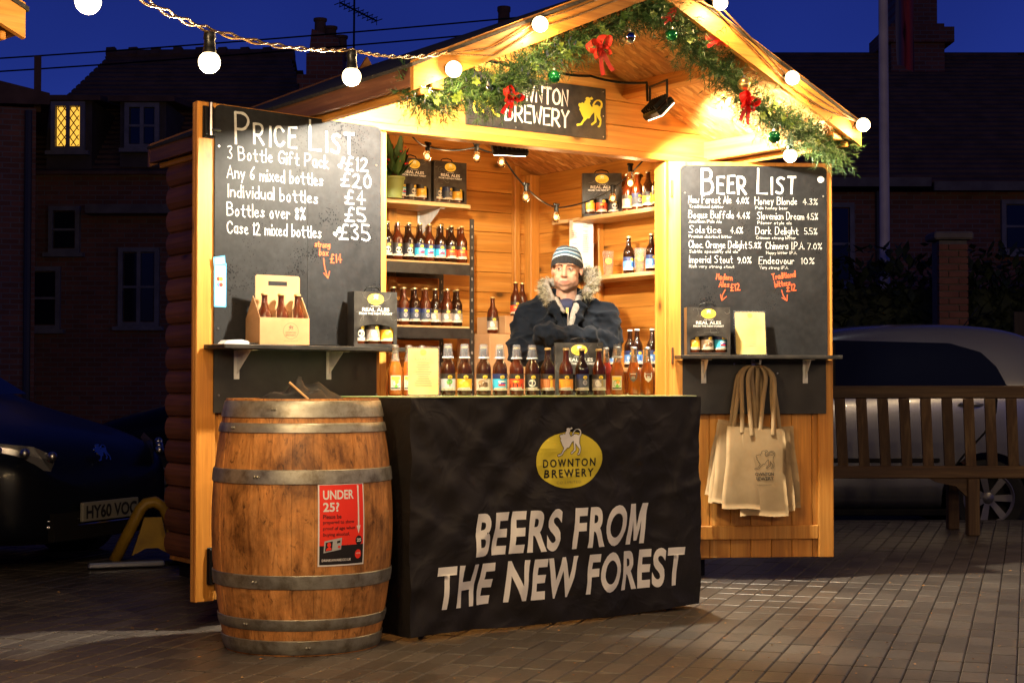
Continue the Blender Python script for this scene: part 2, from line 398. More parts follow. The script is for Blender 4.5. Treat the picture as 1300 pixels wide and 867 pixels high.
# ================================================================== SETTING
def ground_mat(name, c1, c2, rough=.5):
    m = simple_noise(name, c1, c2, 8, rough, .4, .01, perobj=False, detail=9, spec=.12); return m
PAVM = mat('paver_brick', (.09, .07, .055), .5)
def paver_mat():
    m = PAVM; N, L, B = nodes(m); g = N.new('ShaderNodeNewGeometry'); oi = N.new('ShaderNodeObjectInfo')
    ad = N.new('ShaderNodeMath'); ad.operation = 'ADD'; L.new(g.outputs['Random Per Island'], ad.inputs[0]); L.new(oi.outputs['Random'], ad.inputs[1])
    fr = N.new('ShaderNodeMath'); fr.operation = 'FRACT'; L.new(ad.outputs[0], fr.inputs[0])
    c = ramp(m, fr.outputs[0], [(0, (.072, .061, .052)), (.5, (.093, .080, .069)), (1, (.118, .103, .090))])
    mp = N.new('ShaderNodeMapping'); L.new(g.outputs['Position'], mp.inputs['Vector'])
    f = noise_n(m, mp.outputs[0], 40, 5); f2 = noise_n(m, mp.outputs[0], 1.1, 4)
    c = mix(m, .7, c, ramp(m, f, [(.3, (.55, .5, .5)), (.7, (1.1, 1.1, 1.1))]), 'MULTIPLY')
    c = mix(m, .7, c, ramp(m, f2, [(.35, (.6, .58, .58)), (.65, (1.1, 1.1, 1.1))]), 'MULTIPLY')
    setc(m, c); setr(m, f2, .26, .52); bump(m, f, .5, .003)
paver_mat()
GRND = ground_mat('square_joint_dirt', (.018, .015, .012), (.035, .028, .022), .8)
ROADM = ground_mat('asphalt', (.035, .035, .036), (.06, .06, .058), .8)
b = MB(); b.box(-60, 60, -40, 12.45, -.3, -.012); tag(b.build('square_ground', GRND), kind='structure')
b = MB(); b.box(-200, 200, -150, 300, -.5, -.17); tag(b.build('road', ROADM), kind='structure')
KERB = simple_noise('kerb_granite', (.06, .055, .05), (.10, .09, .085), 30, .8, .3, .003, spec=.12)
kb = MB(); kb.box(-30, 30, 12.45, 12.47, -.17, -.02); kroot = tag(kb.build('kerb', KERB), kind='structure')
kme = MB().cbox(-.45, .45, -.06, .06, -.17, .0, .012).mesh('kerb_stone', KERB)
for i in range(-7, 22):
    link('kerb_stone', kme, kroot, (i*.906, 12.53, rnd.uniform(-.004, .003)))
# pavers
D1 = Vector((.308, .951, 0)); D2 = Vector((.951, -.308, 0)); PYAW = math.atan2(.951, .308)
PL, PWD = .215, .098
pmesh = [MB().cbox(-PL/2+.0025+k*.0004, PL/2-.0025, -PWD/2+.0018, PWD/2-.0018-k*.0003, -.03, 0, .004).mesh('paver', PAVM) for k in range(3)]
plist = []
for i in range(5, 75):
    for j in range(-75, 75):
        c = D1*(i*PL) + D2*(j*PWD)
        if not (5.0 < c.y < 12.38) or abs(c.x) > .345*c.y + .25: continue
        d = c - HUT[0]; u_, v_ = d.dot(HUT[1]), d.dot(HUT[2])
        if -.2 < u_ < 2.0 and .1 < v_ < 1.6: continue
        plist.append((c.y, c))
plist.sort(key=lambda t: t[0])
pav = tag(MB().box(-.01, .01, 4.9, 4.92, -.03, -.02).build('paving', GRND), kind='structure')
stf = MB(); n_ = 0
for y_, c in plist:
    vis = abs(c.x) < .325*c.y and c.y > 5.6
    bx = c.x/c.y*2022+650
    if vis and 190 < bx: pass
    z = rnd.uniform(-.0018, .0008); tx, ty = rnd.uniform(-.004, .004), rnd.uniform(-.004, .004)
    if vis and n_ < 300:
        link('paver', pmesh[n_ % 3], pav, (c.x, c.y, z), (tx, ty, PYAW)); n_ += 1
    else:
        M_ = Matrix.Translation((c.x, c.y, z)) @ Matrix.Rotation(PYAW, 4, 'Z') @ Matrix.Rotation(tx, 4, 'X') @ Matrix.Rotation(ty, 4, 'Y')
        stf.cbox(-PL/2+.0025, PL/2-.0025, -PWD/2+.0018, PWD/2-.0018, -.03, 0, .004, 0, M_)
tag(stf.build('paver_field', PAVM, pav), kind='stuff')
# scattered leaf litter and grit
LEAFM = simple_noise('leaf_litter', (.30, .12, .03), (.5, .3, .12), 5, .8)
lit = MB()
for _ in range(420):
    y_ = rnd.uniform(5.7, 11.5); x_ = rnd.uniform(-.32, .32)*y_; s_ = rnd.uniform(.003, .010); a = rnd.uniform(0, 6)
    M_ = Matrix.Translation((x_, y_, .004)) @ Matrix.Rotation(a, 4, 'Z') @ Matrix.Rotation(rnd.uniform(-.3, .3), 4, 'X')
    lit.add([M_ @ Vector(p) for p in ((-s_, -s_*.4, 0), (s_*.4, -s_*.7, .002), (s_, s_*.3, 0), (-s_*.2, s_*.6, .003))], [(0, 1, 2, 3)])
tag(lit.build('leaf_litter', LEAFM), 'small scraps of dry leaf scattered over the brick paving', 'leaf litter', kind='stuff')
b = MB()
for k in range(26):
    a = k*2.4; r_ = .004*k**.75; s_ = .012
    M_ = Matrix.Translation((2.27+r_*math.cos(a), 6.86+r_*math.sin(a), .006+.001*(k % 3))) @ Matrix.Rotation(a*1.7, 4, 'Z') @ Matrix.Rotation(.4, 4, 'X')
    b.add([M_ @ Vector(p) for p in ((-s_, -s_*.6, 0), (s_*.6, -s_*.7, .003), (s_, s_*.5, 0), (-s_*.4, s_*.7, .004))], [(0, 1, 2, 3)])
tag(b.build('fallen_leaf', mat('orange_leaf', (.55, .2, .03), .8)), 'crumpled orange leaf lying alone on the paving at the right', 'leaf')

# ------------------------------------------------------------------ distant buildings
def brickm(name, c1, c2, mort):
    m = mat(name, c1, .85); N, L, B = nodes(m); mp = objco(m, (1, 1, 1), False, (R(90), 0, 0)); bt = N.new('ShaderNodeTexBrick')
    bt.inputs['Color1'].default_value = (*c1, 1); bt.inputs['Color2'].default_value = (*c2, 1); bt.inputs['Mortar'].default_value = (*mort, 1)
    bt.inputs['Scale'].default_value = 1; bt.inputs['Brick Width'].default_value = .23; bt.inputs['Row Height'].default_value = .075; bt.inputs['Mortar Size'].default_value = .008
    L.new(mp.outputs[0], bt.inputs['Vector']); f = noise_n(m, mp.outputs[0], 1.5, 4)
    setc(m, mix(m, .6, bt.outputs['Color'], ramp(m, f, [(.3, (.5, .5, .5)), (.7, (1, 1, 1))]), 'MULTIPLY')); bump(m, bt.outputs['Fac'], -.4, .01); return m
BR1 = brickm('dark_brick', (.30, .12, .07), (.20, .08, .045), (.22, .18, .15))
BR2 = brickm('red_brick', (.32, .12, .07), (.22, .08, .05), (.24, .19, .16))
TILE = simple_noise('clay_roof_tile', (.10, .055, .035), (.17, .095, .06), 3, .85, .3, .02)
FRM = simple_noise('window_paint', (.17, .165, .165), (.24, .23, .23), 6, .6)
DARKG = mat('dark_window_glass', (.012, .014, .02), .08)
LITG = mat('lit_window_glass', (.6, .4, .1), .4, emit=(1.0, .52, .06), es=.9)
STONE = simple_noise('stone_trim', (.14, .12, .10), (.20, .18, .15), 5, .8)
def roofpl(b, x0, x1, y0, z0, y1, z1, n=22, m=0, lx=0., rx=0.):  # courses of overlapping tiles, x limits shift linearly to lx, rx at the ridge
    for i in range(n):
        t0, t1 = i/n, (i+1.25)/n
        ya, yb = y0+(y1-y0)*t0, y0+(y1-y0)*min(t1, 1.0); za, zb = z0+(z1-z0)*t0, z0+(z1-z0)*min(t1, 1.0)
        a, c = x0+lx*t0, x1+rx*t0
        b.add([(a, ya, za+.05), (c, ya, za+.05), (c, yb, zb), (a, yb, zb), (a, ya, za), (c, ya, za)], [(0, 1, 2, 3), (4, 5, 1, 0), (4, 0, 3), (5, 2, 1)], m)
def window(parent, x0, x1, z0, z1, y, cols=2, rows=2, lit=False, lead=False, sill=True):
    f = MB(); t = .07
    f.box(x0-t, x1+t, y-.10, y-.02, z1, z1+t); f.box(x0-t, x1+t, y-.10, y-.02, z0-t, z0)
    f.box(x0-t, x0, y-.10, y-.02, z0, z1); f.box(x1, x1+t, y-.10, y-.02, z0, z1)
    for i in range(1, cols):
        xx = x0+(x1-x0)*i/cols; f.box(xx-.03, xx+.03, y-.095, y-.025, z0, z1)
    for i in range(1, rows):
        zz = z0+(z1-z0)*i/rows; f.box(x0, x1, y-.085, y-.03, zz-.018, zz+.018)
    if sill: f.box(x0-.14, x1+.14, y-.16, y-.015, z0-t-.06, z0-t)
    o = f.build('window', FRM, parent)
    n = 0
    for i in range(cols):
        for j in range(rows):
            a, c = x0+(x1-x0)*i/cols, x0+(x1-x0)*(i+1)/cols; d, e_ = z0+(z1-z0)*j/rows, z0+(z1-z0)*(j+1)/rows
            MB().box(a+.02, c-.02, y-.06, y-.05, d+.015, e_-.015).build('pane', LITG if lit else DARKG, o)
    if lead:
        g = MB(); s_ = .15
        for i in range(cols):
            a, c = x0+(x1-x0)*i/cols+.03, x0+(x1-x0)*(i+1)/cols-.03
            for sg in (1, -1):
                k = -12
                while k < 14:
                    pts = []
                    # line z = z0 + sg*(x-a)*1.4 + k*s
                    xs_ = [a+(c-a)*q/8 for q in range(9)]
                    seg = [(xx, z0+sg*(xx-a)*1.4+k*s_) for xx in xs_ if z0 < z0+sg*(xx-a)*1.4+k*s_ < z1]
                    if len(seg) > 1: g.tube([(seg[0][0], y-.065, seg[0][1]), (seg[-1][0], y-.065, seg[-1][1])], .008, 4)
                    k += 1
        g.build('lead_lattice', INK, o)
    return o
def house(name, label, cat='house'):
    return thing(name, label, cat)
h = house('brick_house', 'dark brick house with two dormers in its roof, one dormer window lit')
MB().box(-8.6, -3.2, 25, 32, -.2, 4.45).build('wall', BR1, h)
b = MB(); roofpl(b, -8.2, -2.9, 24.75, 4.35, 28.4, 6.95, 26, lx=1.0, rx=-1.1); roofpl(b, -8.2, -2.9, 32.1, 4.35, 28.4, 6.95, 10, lx=1.0, rx=-1.1)
b.tube([(-7.25, 28.4, 6.95), (-4.0, 28.4, 6.97)], .12, 8)
for i in range(9): b.tube([(-7.25+i*.4, 28.4, 6.97), (-7.1+i*.4, 28.4, 6.98)], .15, 6)
b.build('roof', TILE, h)
for (x0, x1, z0, z1, lit) in ((-7.13, -6.74, 4.78, 5.42, True), (-5.98, -5.58, 4.82, 5.4, False)):
    d = MB(); d.box(x0-.16, x1+.16, 24.85, 27.4, z0-.35, z1+.1, 0); d.add([(x0-.32, 24.7, z1+.08), (x1+.32, 24.7, z1+.08), (x1+.32, 27.5, z1+.35), (x0-.32, 27.5, z1+.35), (x0-.32, 24.7, z1+.16), (x1+.32, 24.7, z1+.16), (x1+.32, 27.5, z1+.45), (x0-.32, 27.5, z1+.45)], [(0,1,5,4),(4,5,6,7),(0,4,7,3),(1,2,6,5),(0,3,2,1)], 1)
    d.build('dormer', [simple_noise('dormer_cheek', (.07, .055, .045), (.10, .08, .065), 5, .8), TILE], h)
    window(h, x0, x1, z0, z1, 24.85, 2, 1 if lit else 2, lit, lit)
window(h, -6.1, -5.6, 2.05, 3.15, 25, 2, 2); window(h, -7.2, -6.85, 3.2, 3.8, 25, 1, 2); window(h, -7.6+.1, -7.2+.05, 2.0, 2.85, 25, 1, 2); window(h, -4.6, -4.1, 1.9, 3.0, 25, 2, 2)
d = MB(); d.box(-6.6, -4.9, 24.55, 24.98, 3.72, 3.86); d.build('ledge', STONE, h)
h = thing('brick_house', 'dark house at the far left with a sloping tiled roof and thin flue pipe', 'house', WD, (-6.55, 21.9, 0), 17)
MB().box(-6, -.02, .1, 7, -.2, 4.9).build('wall', BR1, h)
b = MB(); b.add([(-6, 0, 5.9), (-.80, 0, 5.30), (.16, 0, 5.10), (.16, 7.2, 5.10), (-.80, 7.2, 5.30), (-6, 7.2, 5.9), (-6, 0, 4.8), (.16, 0, 4.94), (.16, 7.2, 4.94)], [(0,1,4,5),(1,2,3,4),(6,7,2,1,0),(2,7,8,3)]); b.build('roof', TILE, h)
MB().box(-.05, .05, .7, .8, 4.95, 5.75).build('flue', TILE, h)
b = MB(); b.tube([(-.12, .04, -.1), (-.12, .04, 4.85)], .05, 8); b.build('drainpipe', mat('dark_pipe', (.05, .05, .05), .5), h)
h = house('tall_house', 'dark house behind the stall roof, its tall brick chimney carrying three clay pots')
MB().box(-3.35, 3.5, 26, 32, -.2, 4.3).build('wall', BR2, h)
b = MB(); roofpl(b, -3.5, 3.7, 25.9, 4.2, 29, 5.8, 14); roofpl(b, -3.5, 3.7, 32.1, 4.2, 29, 5.8, 8); b.build('roof', TILE, h)
b = MB(); b.box(-3.38, -2.62, 25.2, 26.1, -.2, 5.85); b.box(-3.42, -2.72, 25.2, 26.0, 5.85, 6.0); b.box(-3.28, -2.70, 25.25, 25.9, 6.0, 6.35); b.add([(-3.25,25.3,6.3),(-2.72,25.3,6.3),(-2.72,25.9,6.3),(-3.25,25.9,6.3),(-3.2,25.3,6.75),(-2.78,25.3,6.6),(-2.78,25.9,6.6),(-3.2,25.9,6.75)], [(0,1,5,4),(1,2,6,5),(2,3,7,6),(3,0,4,7),(4,5,6,7)])
ch = b.build('chimney', BR2, h)
for x_, z_ in ((-3.1, 6.98), (-2.93, 6.85), (-2.76, 6.7)): MB().lathe([(.10, z_-.4), (.09, z_-.06), (.11, z_-.04), (.11, z_), (.07, z_)], 12, cx=x_, cy=25.6).build('chimney_pot', TILE, ch, smooth=True)
b = MB(); b.box(-.28, .0, 27.2, 27.7, 5.0, 6.9); b.box(.04, .2, 27.2, 27.5, 5.0, 6.8); ch = b.build('chimney', BR2, h)
for x_, r_, z_ in ((-.14, .10, 7.6), (.12, .08, 7.05)): MB().lathe([(r_*1.1, z_-.6), (r_, z_-.1), (r_*1.15, z_-.08), (r_*1.15, z_)], 12, cx=x_, cy=27.4).build('chimney_pot', TILE, ch, smooth=True)
a_ = thing('television_aerial', 'thin rooftop television aerial beside the three-pot chimney', 'aerial', p=(-2.53, 25.2, 4.5))
b = MB(); b.tube([(0, 0, 0), (.02, 0, 2.7)], .018, 6); b.build('mast', BLACKM, a_)
b = MB(); b.tube([(-.2, -.1, 2.62), (.35, .3, 2.42)], .015, 5)
for i in range(9):
    t = i/8; x_, y_, z_ = -.2+.55*t, -.1+.4*t, 2.62-.2*t; l_ = .16; b.tube([(x_-.1, y_+.14, z_), (x_+.1, y_-.14, z_)], .008, 4); b.tube([(x_, y_, z_-.07), (x_, y_, z_+.07)], .006, 4)
b.build('antenna', BLACKM, a_)
for zz, nm in ((6.05, 'upper'), (5.85, 'lower')):
    b = MB(); b.tube([(-9+.9*i, 24-.0*i, zz-.28+.085*i+ .0016*(i-10)**2) for i in range(14)], .012, 4)
    tag(b.build('overhead_wire', BLACKM), nm+' of the two thin overhead wires crossing the sky at left', 'wire', 'overhead wires')
h = house('large_house', 'long dark house on the right with a big tiled roof and pale eaves board')
MB().box(4.2, 12, 25, 33, -.2, 4.1).build('wall', BR1, h)
b = MB(); roofpl(b, 3.6, 12.5, 24.7, 4.2, 29, 7.15, 30, lx=.5, rx=-3.4); roofpl(b, 3.6, 12.5, 33.3, 4.2, 29, 7.15, 10, lx=.5, rx=-3.4); b.build('roof', TILE, h)
MB().box(6.55, 12.4, 24.62, 24.68, 4.08, 4.22).build('eaves_board', STONE, h); MB().box(4.3, 6.5, 24.6, 24.68, 4.14, 4.28).build('eaves_board', STONE, h)
b = MB(); b.box(6.75, 7.7, 28.2, 29.4, 6.2, 7.5); b.box(6.65, 7.85, 28.1, 29.5, 7.15, 7.42); b.box(6.9, 7.6, 28.3, 29.3, 7.5, 10); b.build('chimney', BR1, h)
window(h, 4.85, 5.3, 2.7, 3.85, 25, 1, 2); window(h, 7.75, 8.6, 3.2, 3.9, 25, 2, 2)
b = MB(); b.tube([(5.75, 24.9, 0), (5.75, 24.9, 4.1)], .05, 8); b.build('drainpipe', mat('dark_pipe'), h)
fp = thing('flagpole', 'tall pale flagpole standing behind the silver car', 'flagpole', p=(4.69, 20, 0))
b = MB(); b.tube([(0, 0, -.15), (0, 0, 9)], [.07, .055], 12); b.build('pole', simple_noise('flagpole_paint', (.5, .45, .45), (.6, .55, .55), 4, .5), fp, smooth=True)
b = MB(); V = []; F = []
for j in range(14):
    for i in range(7):
        t = j/13; V.append((.10+.035*i+.10*t+.03*math.sin(i*2+t*5), .03*math.sin(i*2.2+t*3), 7.5-2.4*t-.02*i*t))
for j in range(13):
    for i in range(6): F.append((j*7+i, j*7+i+1, j*7+8+i, j*7+7+i))
b.add(V, F); m_ = mat('flag_cloth', (.1, .03, .04), .8); mp = objco(m_, (1, 1, 1), False); sx = nodes(m_)[0].new('ShaderNodeSeparateXYZ'); nodes(m_)[1].new(mp.outputs[0], sx.inputs[0])
f_ = nodes(m_)[0].new('ShaderNodeMapRange'); f_.inputs['From Min'].default_value = .1; f_.inputs['From Max'].default_value = .4; nodes(m_)[1].new(sx.outputs[0], f_.inputs['Value'])
setc(m_, ramp(m_, f_.outputs[0], [(.0, (.35, .3, .32)), (.35, (.02, .03, .12)), (.7, (.3, .02, .03)), (1, (.03, .03, .10))]))
fl = b.build('flag', m_, fp, smooth='all')
# brick gate pier, hedge and board fence
pr = thing('gate_pier', 'square brick gate pier with a dark cap behind the silver car', 'gate pier', p=(4.95, 18, -.17))
MB().box(-.155, .155, -.155, .155, 0, 2.85).build('mortar_core', simple_noise('mortar', (.12, .11, .10), (.16, .15, .13), 20, .9), pr)
bm1 = MB().cbox(-.108, .108, -.05, .05, -.032, .032, .004).mesh('brick', BR2); BRK = simple_noise('pier_brick', (.16, .06, .035), (.24, .10, .06), 3, .85, .3, .003); bm1.materials.clear(); bm1.materials.append(BRK)
bm2 = MB().cbox(-.05, .05, -.05, .05, -.032, .032, .004).mesh('brick', BRK)
for k in range(37):
    z_ = .04+k*.076
    if k % 2: xs_ = ((-.115, bm2), (.0, bm1))
    else: xs_ = ((-.06, bm1), (.115, bm2))
    for s_ in (-1,):
        for x_, me in (((-.056, bm1), (.112, bm2)) if k % 2 else ((-.112, bm2), (.056, bm1))): link('brick', me, pr, (x_, -.13, z_))
MB().cbox(-.22, .22, -.22, .22, 2.86, 2.95, .02).build('cap', STONE, pr)
HEDGE = simple_noise('hedge_leaf', (.012, .02, .008), (.03, .045, .016), 5, .7)
def foliage(b, n, fn, s0=.03, s1=.07):
    for _ in range(n):
        p = Vector(fn()); s_ = rnd.uniform(s0, s1); M_ = Matrix.Translation(p) @ Matrix.Rotation(rnd.uniform(0, 6.3), 4, 'Z') @ Matrix.Rotation(rnd.uniform(-1.2, 1.2), 4, 'X')
        b.add([M_ @ Vector(q_) for q_ in ((-s_*.5, 0, 0), (0, -s_, 0), (s_*.5, 0, .01), (0, s_, 0))], [(0, 1, 2, 3)])
b = MB(); foliage(b, 9000, lambda: (rnd.uniform(3.0, 10), 19+rnd.uniform(-.35, .35), (lambda x_: x_)(rnd.random())**.6*(2.5+.25*math.sin(rnd.uniform(0, 6)))), .05, .12)
b.box(3.0, 10, 18.9, 19.1, -.17, 2.2); tag(b.build('hedge', HEDGE), 'dark clipped hedge running behind the silver car', 'hedge')
fn = thing('board_fence', 'dark vertical board fence at the far right behind the silver car', 'fence', p=(5.3, 16.6, -.17))
FB = wood('fence_board', 2, (.03, .022, .016), (.05, .038, .028), (.08, .06, .045), False, .8)
MB().box(-.05, 4, .03, .07, .4, .5).box(-.05, 4, .03, .07, 1.5, 1.6).build('rail', FB, fn)
fme = MB().cbox(-.065, .065, -.012, .012, 0, 2.0, .003).mesh('board', FB)
for i in range(28): link('board', fme, fn, (i*.14, 0, rnd.uniform(-.01, .01)))

# ================================================================== THE STALL
hut = thing('market_stall', 'open wooden market stall with a gabled roof, its two shutters folded out', 'market stall', HUT)
ZU = lambda u: 2.37 + .4385*(u+.42) if u < .9 else 2.37 + .4385*(2.22-u)
MB().cbox(-.35, 2.15, .0, 1.7, .09, .12).build('floor', P[0], hut)
b = MB()
for u in (-.3, .45, 1.3, 2.0): b.box(u, u+.1, .02, 1.68, -.0, .088)
b.build('skid', BLACKP, hut)
def plank_row(z0, z1, y0, y1, x0, x1, M=None, m=None):
    """horizontal plank cut to the roof slope"""
    def lim(z):
        if z <= ZU(-.42): return x0, x1
        d = (z-2.37)/.4385-.42
        return max(x0, d), min(x1, 1.8-d)
    a0, c0 = lim(z0); a1, c1 = lim(z1)
    if c0-a0 < .03: return None
    if c1 < a1: a1 = c1 = .9
    g = .0012; ch_ = .0035
    pts = [(a0, z0+g), (c0, z0+g), (c1, z1-g), (a1, z1-g)]
    if z0 < ZU(x0) < z1: pts = [(x0, z0+g), (x1, z0+g), (x1, ZU(x1)), (c1, z1-g), (a1, z1-g), (x0, ZU(x0))]
    b = MB(); V = [(p[0], y0, p[1]) for p in pts] + [(p[0], y1, p[1]) for p in pts]; n = len(pts)
    cx = sum(p[0] for p in pts)/n; cz = (z0+z1)/2
    V += [(p[0]*.9985+cx*.0015, y0-ch_, cz+(p[1]-cz)*.95) for p in pts] 
    b.add(V, [tuple(range(2*n, 3*n))] + [(i, (i+1) % n, 2*n+(i+1) % n, 2*n+i) for i in range(n)] + [((i+1) % n, i, n+i, n+(i+1) % n) for i in range(n)] + [tuple(range(2*n-1, n-1, -1))])
    return b.mesh('plank', m or P[0])
PH = .127
for k in range(23):
    z0 = .12+k*PH; me = plank_row(z0, z0+PH, 1.70, 1.72, -.35, 2.15)
    if me: link('plank', me, hut)
# side walls: rounded log-lap boards outside, flat inside
me = MB(); pr_ = [(0, .0), (-.018, .008), (-.03, .035), (-.034, .0635), (-.03, .092), (-.018, .119), (0, .125)]
V = [(x, y, z) for y in (0, 1.7) for x, z in pr_]; n = len(pr_)
me.add(V, [(i, i+1, n+i+1, n+i) for i in range(n-1)] + [tuple(range(n))[::-1], tuple(range(n, 2*n)), (0, n, 2*n-1, n-1)])
logL = me.mesh('plank', LOGM)
logR = MB().cbox(-.02, .0, 0.0, 1.7, .0005, .1265, .0025).mesh('plank', P[1])
for k in range(18):
    link('plank', logL, hut, (-.35, .0, .12+k*PH)); link('plank', logR, hut, (2.15, .0, .12+k*PH), (0, 0, 0))
MB().box(-.348, -.335, .02, 1.69, .12, 2.39).build('lining', P[1], hut)
MB().box(2.152, 2.16, .0, 1.7, .12, 2.39).build('outer_cladding', LOGM, hut)
# framing
for (u, v, s_) in ((2.06, 1.62, .07), (-.3, 1.62, .07), (1.02, 1.64, .055), (.1, 1.64, .055), (1.96, 1.655, .045)):
    MB().cbox(u, u+s_, v, 1.697, .12, min(ZU(u), ZU(u+s_))-.005).build('stud', P[2], hut)
for v in (.95, .25): MB().cbox(2.085, 2.128, v, v+.06, .12, 2.30).build('stud', P[2], hut)
# front corner panels
for (a, c) in ((-.33, -.225), (-.223, -.118), (-.116, -.04), (1.84, 1.93), (1.932, 2.03), (2.032, 2.128)):
    MB().cbox(a, c, -.012, .008, .12, 2.28, .003).build('plank', P[2], hut)
jamb = MB().cbox(-.04, .02, -.03, .06, .12, 2.275).mesh('jamb', P[2]); link('jamb', jamb, hut)
MB().cbox(1.775, 1.84, -.03, .06, .12, 2.275).build('jamb', P[2], hut)
# counter wall and shelf
for k in range(6): MB().cbox(.02, 1.775, .0, .02, .12+k*.135, .12+(k+1)*.135-.003, .004).build('plank', P[0], hut)
MB().cbox(.02, 1.775, -.12, .30, .93, .96).build('counter', P[0], hut)
# lintel, gable planks
MB().cbox(-.35, 2.15, -.045, .05, 2.277, 2.315, .004).build('lintel', P[0], hut)
for k in range(6):
    z0 = 2.317+k*.128; me = plank_row(z0, z0+.128, -.012, .01, -.35, 2.15)
    if me: link('plank', me, hut)
# roof: two OSB slopes with felt above, ridge, purlins, plates, bargeboards, fascias
VF, VB = -1.0, 1.80
for s_ in (0, 1):
    def mu(u): return u if s_ == 0 else 1.8-u
    def slab(b, u0, u1, dz0, dz1, v0=VF, v1=VB):
        V = []
        for u in (u0, u1):
            for v in (v0, v1):
                for dz in (dz0, dz1): V.append((mu(u), v, 2.37+.4385*(u+.42)+dz))
        F = [(0,1,3,2),(4,6,7,5),(0,4,5,1),(2,3,7,6),(0,2,6,4),(1,5,7,3)]
        b.add(V, F if s_ == 0 else [f[::-1] for f in F])
    for (v0, v1) in ((VF, .22), (.224, VB)):
        b = MB(); slab(b, -.42, .897, 0, .014, v0, v1); b.build('roof_panel', OSB, hut)
    b = MB(); slab(b, -.45, .90, .016, .032, VF-.035, VB+.02); b.build('roof_felt', FELT, hut)
    for u in (.28,):
        M_ = Matrix.Translation((mu(u), 0, ZU(u)-.045)) @ Matrix.Rotation(R(-23.7 if s_ == 0 else 23.7), 4, 'Y')
        MB().cbox(-.022, .022, VF+.005, VB-.005, -.04, .04, .003, 0, M_).build('purlin', P[1], hut)
    u = -.30; MB().cbox(min(mu(u-.03), mu(u+.03)), max(mu(u-.03), mu(u+.03)), VF+.005, -.015, 2.30, ZU(u-.03)-.004, .003).build('wall_plate', P[1], hut)
    b = MB(); b.cbox(min(mu(-.44), mu(-.421)), max(mu(-.44), mu(-.421)), VF, VB, 2.295, 2.385, .003); b.build('fascia', FASC, hut)
    for v0, m_ in ((VF-.027, P[0]), (VB+.001, FASC)):
        b = MB(); V = []
        for u in (-.44, .8995):
            for v in (v0, v0+.026):
                V += [(mu(u), v, 2.37+.4385*(u+.42)-.085), (mu(u), v, 2.37+.4385*(u+.42)+.042)]
        F = [(0,1,3,2),(4,6,7,5),(0,4,5,1),(2,3,7,6),(0,2,6,4),(1,5,7,3)]
        b.add(V, F if s_ == 0 else [f[::-1] for f in F]); b.build('bargeboard', m_, hut)
MB().cbox(.878, .922, VF+.006, VB-.005, 2.83, 2.93, .003).build('ridge_beam', P[1], hut)
for u in (-.375, 2.175):
    MB().cbox(u-.012, u+.012, VF+.01, VB-.01, 2.27, 2.30).build('soffit_batten', P[1], hut)

# shutters (children of the stall): frame and boards; board lies on the front
def rel(F, o, x, y, z):                          # local frame F expressed inside the stall
    p = W(F, x, y, z) - HUT[0]; o.location = (p.dot(HUT[1]), p.dot(HUT[2]), z); o.rotation_euler = (0, 0, F[3]-HUT[3])
def shutter(F, w_, z0, z1, left):
    b = MB()
    b.cbox(0, .10, -.012, .012, z0, z1); b.cbox(w_-.085, w_, -.012, .012, z0, z1)
    b.cbox(.1015, w_-.0865, -.010, .012, z1-.09, z1)
    b.cbox(.1015, w_-.0865, -.010, .012, z0+.10 if not left else z0+.1, z0+.175)
    b.cbox(.1015, w_-.0865, -.010, .012, 1.12, 1.20)
    s_ = b.build('shutter', P[2], hut); rel(F, s_, 0, 0, 0)
    n = 8; x0 = .0
    for i in range(n):
        MB().cbox(i*w_/n+.001, (i+1)*w_/n-.001, .0125, .030, z0, z1-.002, .003).build('plank', P[2], s_)
    return s_
sl = shutter(LL, 1.017, .116, 2.29, True); sr_ = shutter(RL, .915, .116, 2.275, False)
def bolt(F, par, x, z, ht):
    b = MB(); b.cbox(x-.028, x+.028, -.022, -.0125, z, z+ht, .003); b.cbox(x-.024, x-.010, -.034, -.0222, z+.005, z+ht-.005); b.cbox(x+.010, x+.024, -.034, -.0222, z+.005, z+ht-.005)
    o = b.build('bolt_plate', BLACKM, par); MB().tube([(x, -.036, z+.01), (x, -.036, z+ht+.015)], .008, 8).tube([(x, -.036, z+ht*.25), (x+.012, -.05, z+ht*.25), (x+.04, -.05, z+ht*.25)], .006, 6).build('bolt', STEEL, par, smooth=True)
bolt(LL, sl, .052, 2.13, .14); bolt(LL, sl, .085, .19, .16)
for (par, x, zz) in ((sr_, .02, 2.08), (sr_, .02, 1.17), (sr_, .02, .35)):
    b = MB(); b.cbox(x-.006, x+.006, -.022, -.0125, zz, zz+.09, .002); b.build('hinge', mat('rusty_hinge', (.10, .045, .02), .6, .5), par)
b = MB()
for k in range(15):
    zz = .4+k*.125; M_ = Matrix.Translation((1.815, -.0305, zz)) @ Matrix.Rotation(R(90), 4, 'X'); b.lathe([(0.009, -.0), (.0075, .003), (0, .0035)], 8, M=M_)
b.build('screw', mat('screw_brown', (.22, .08, .02), .5), hut)

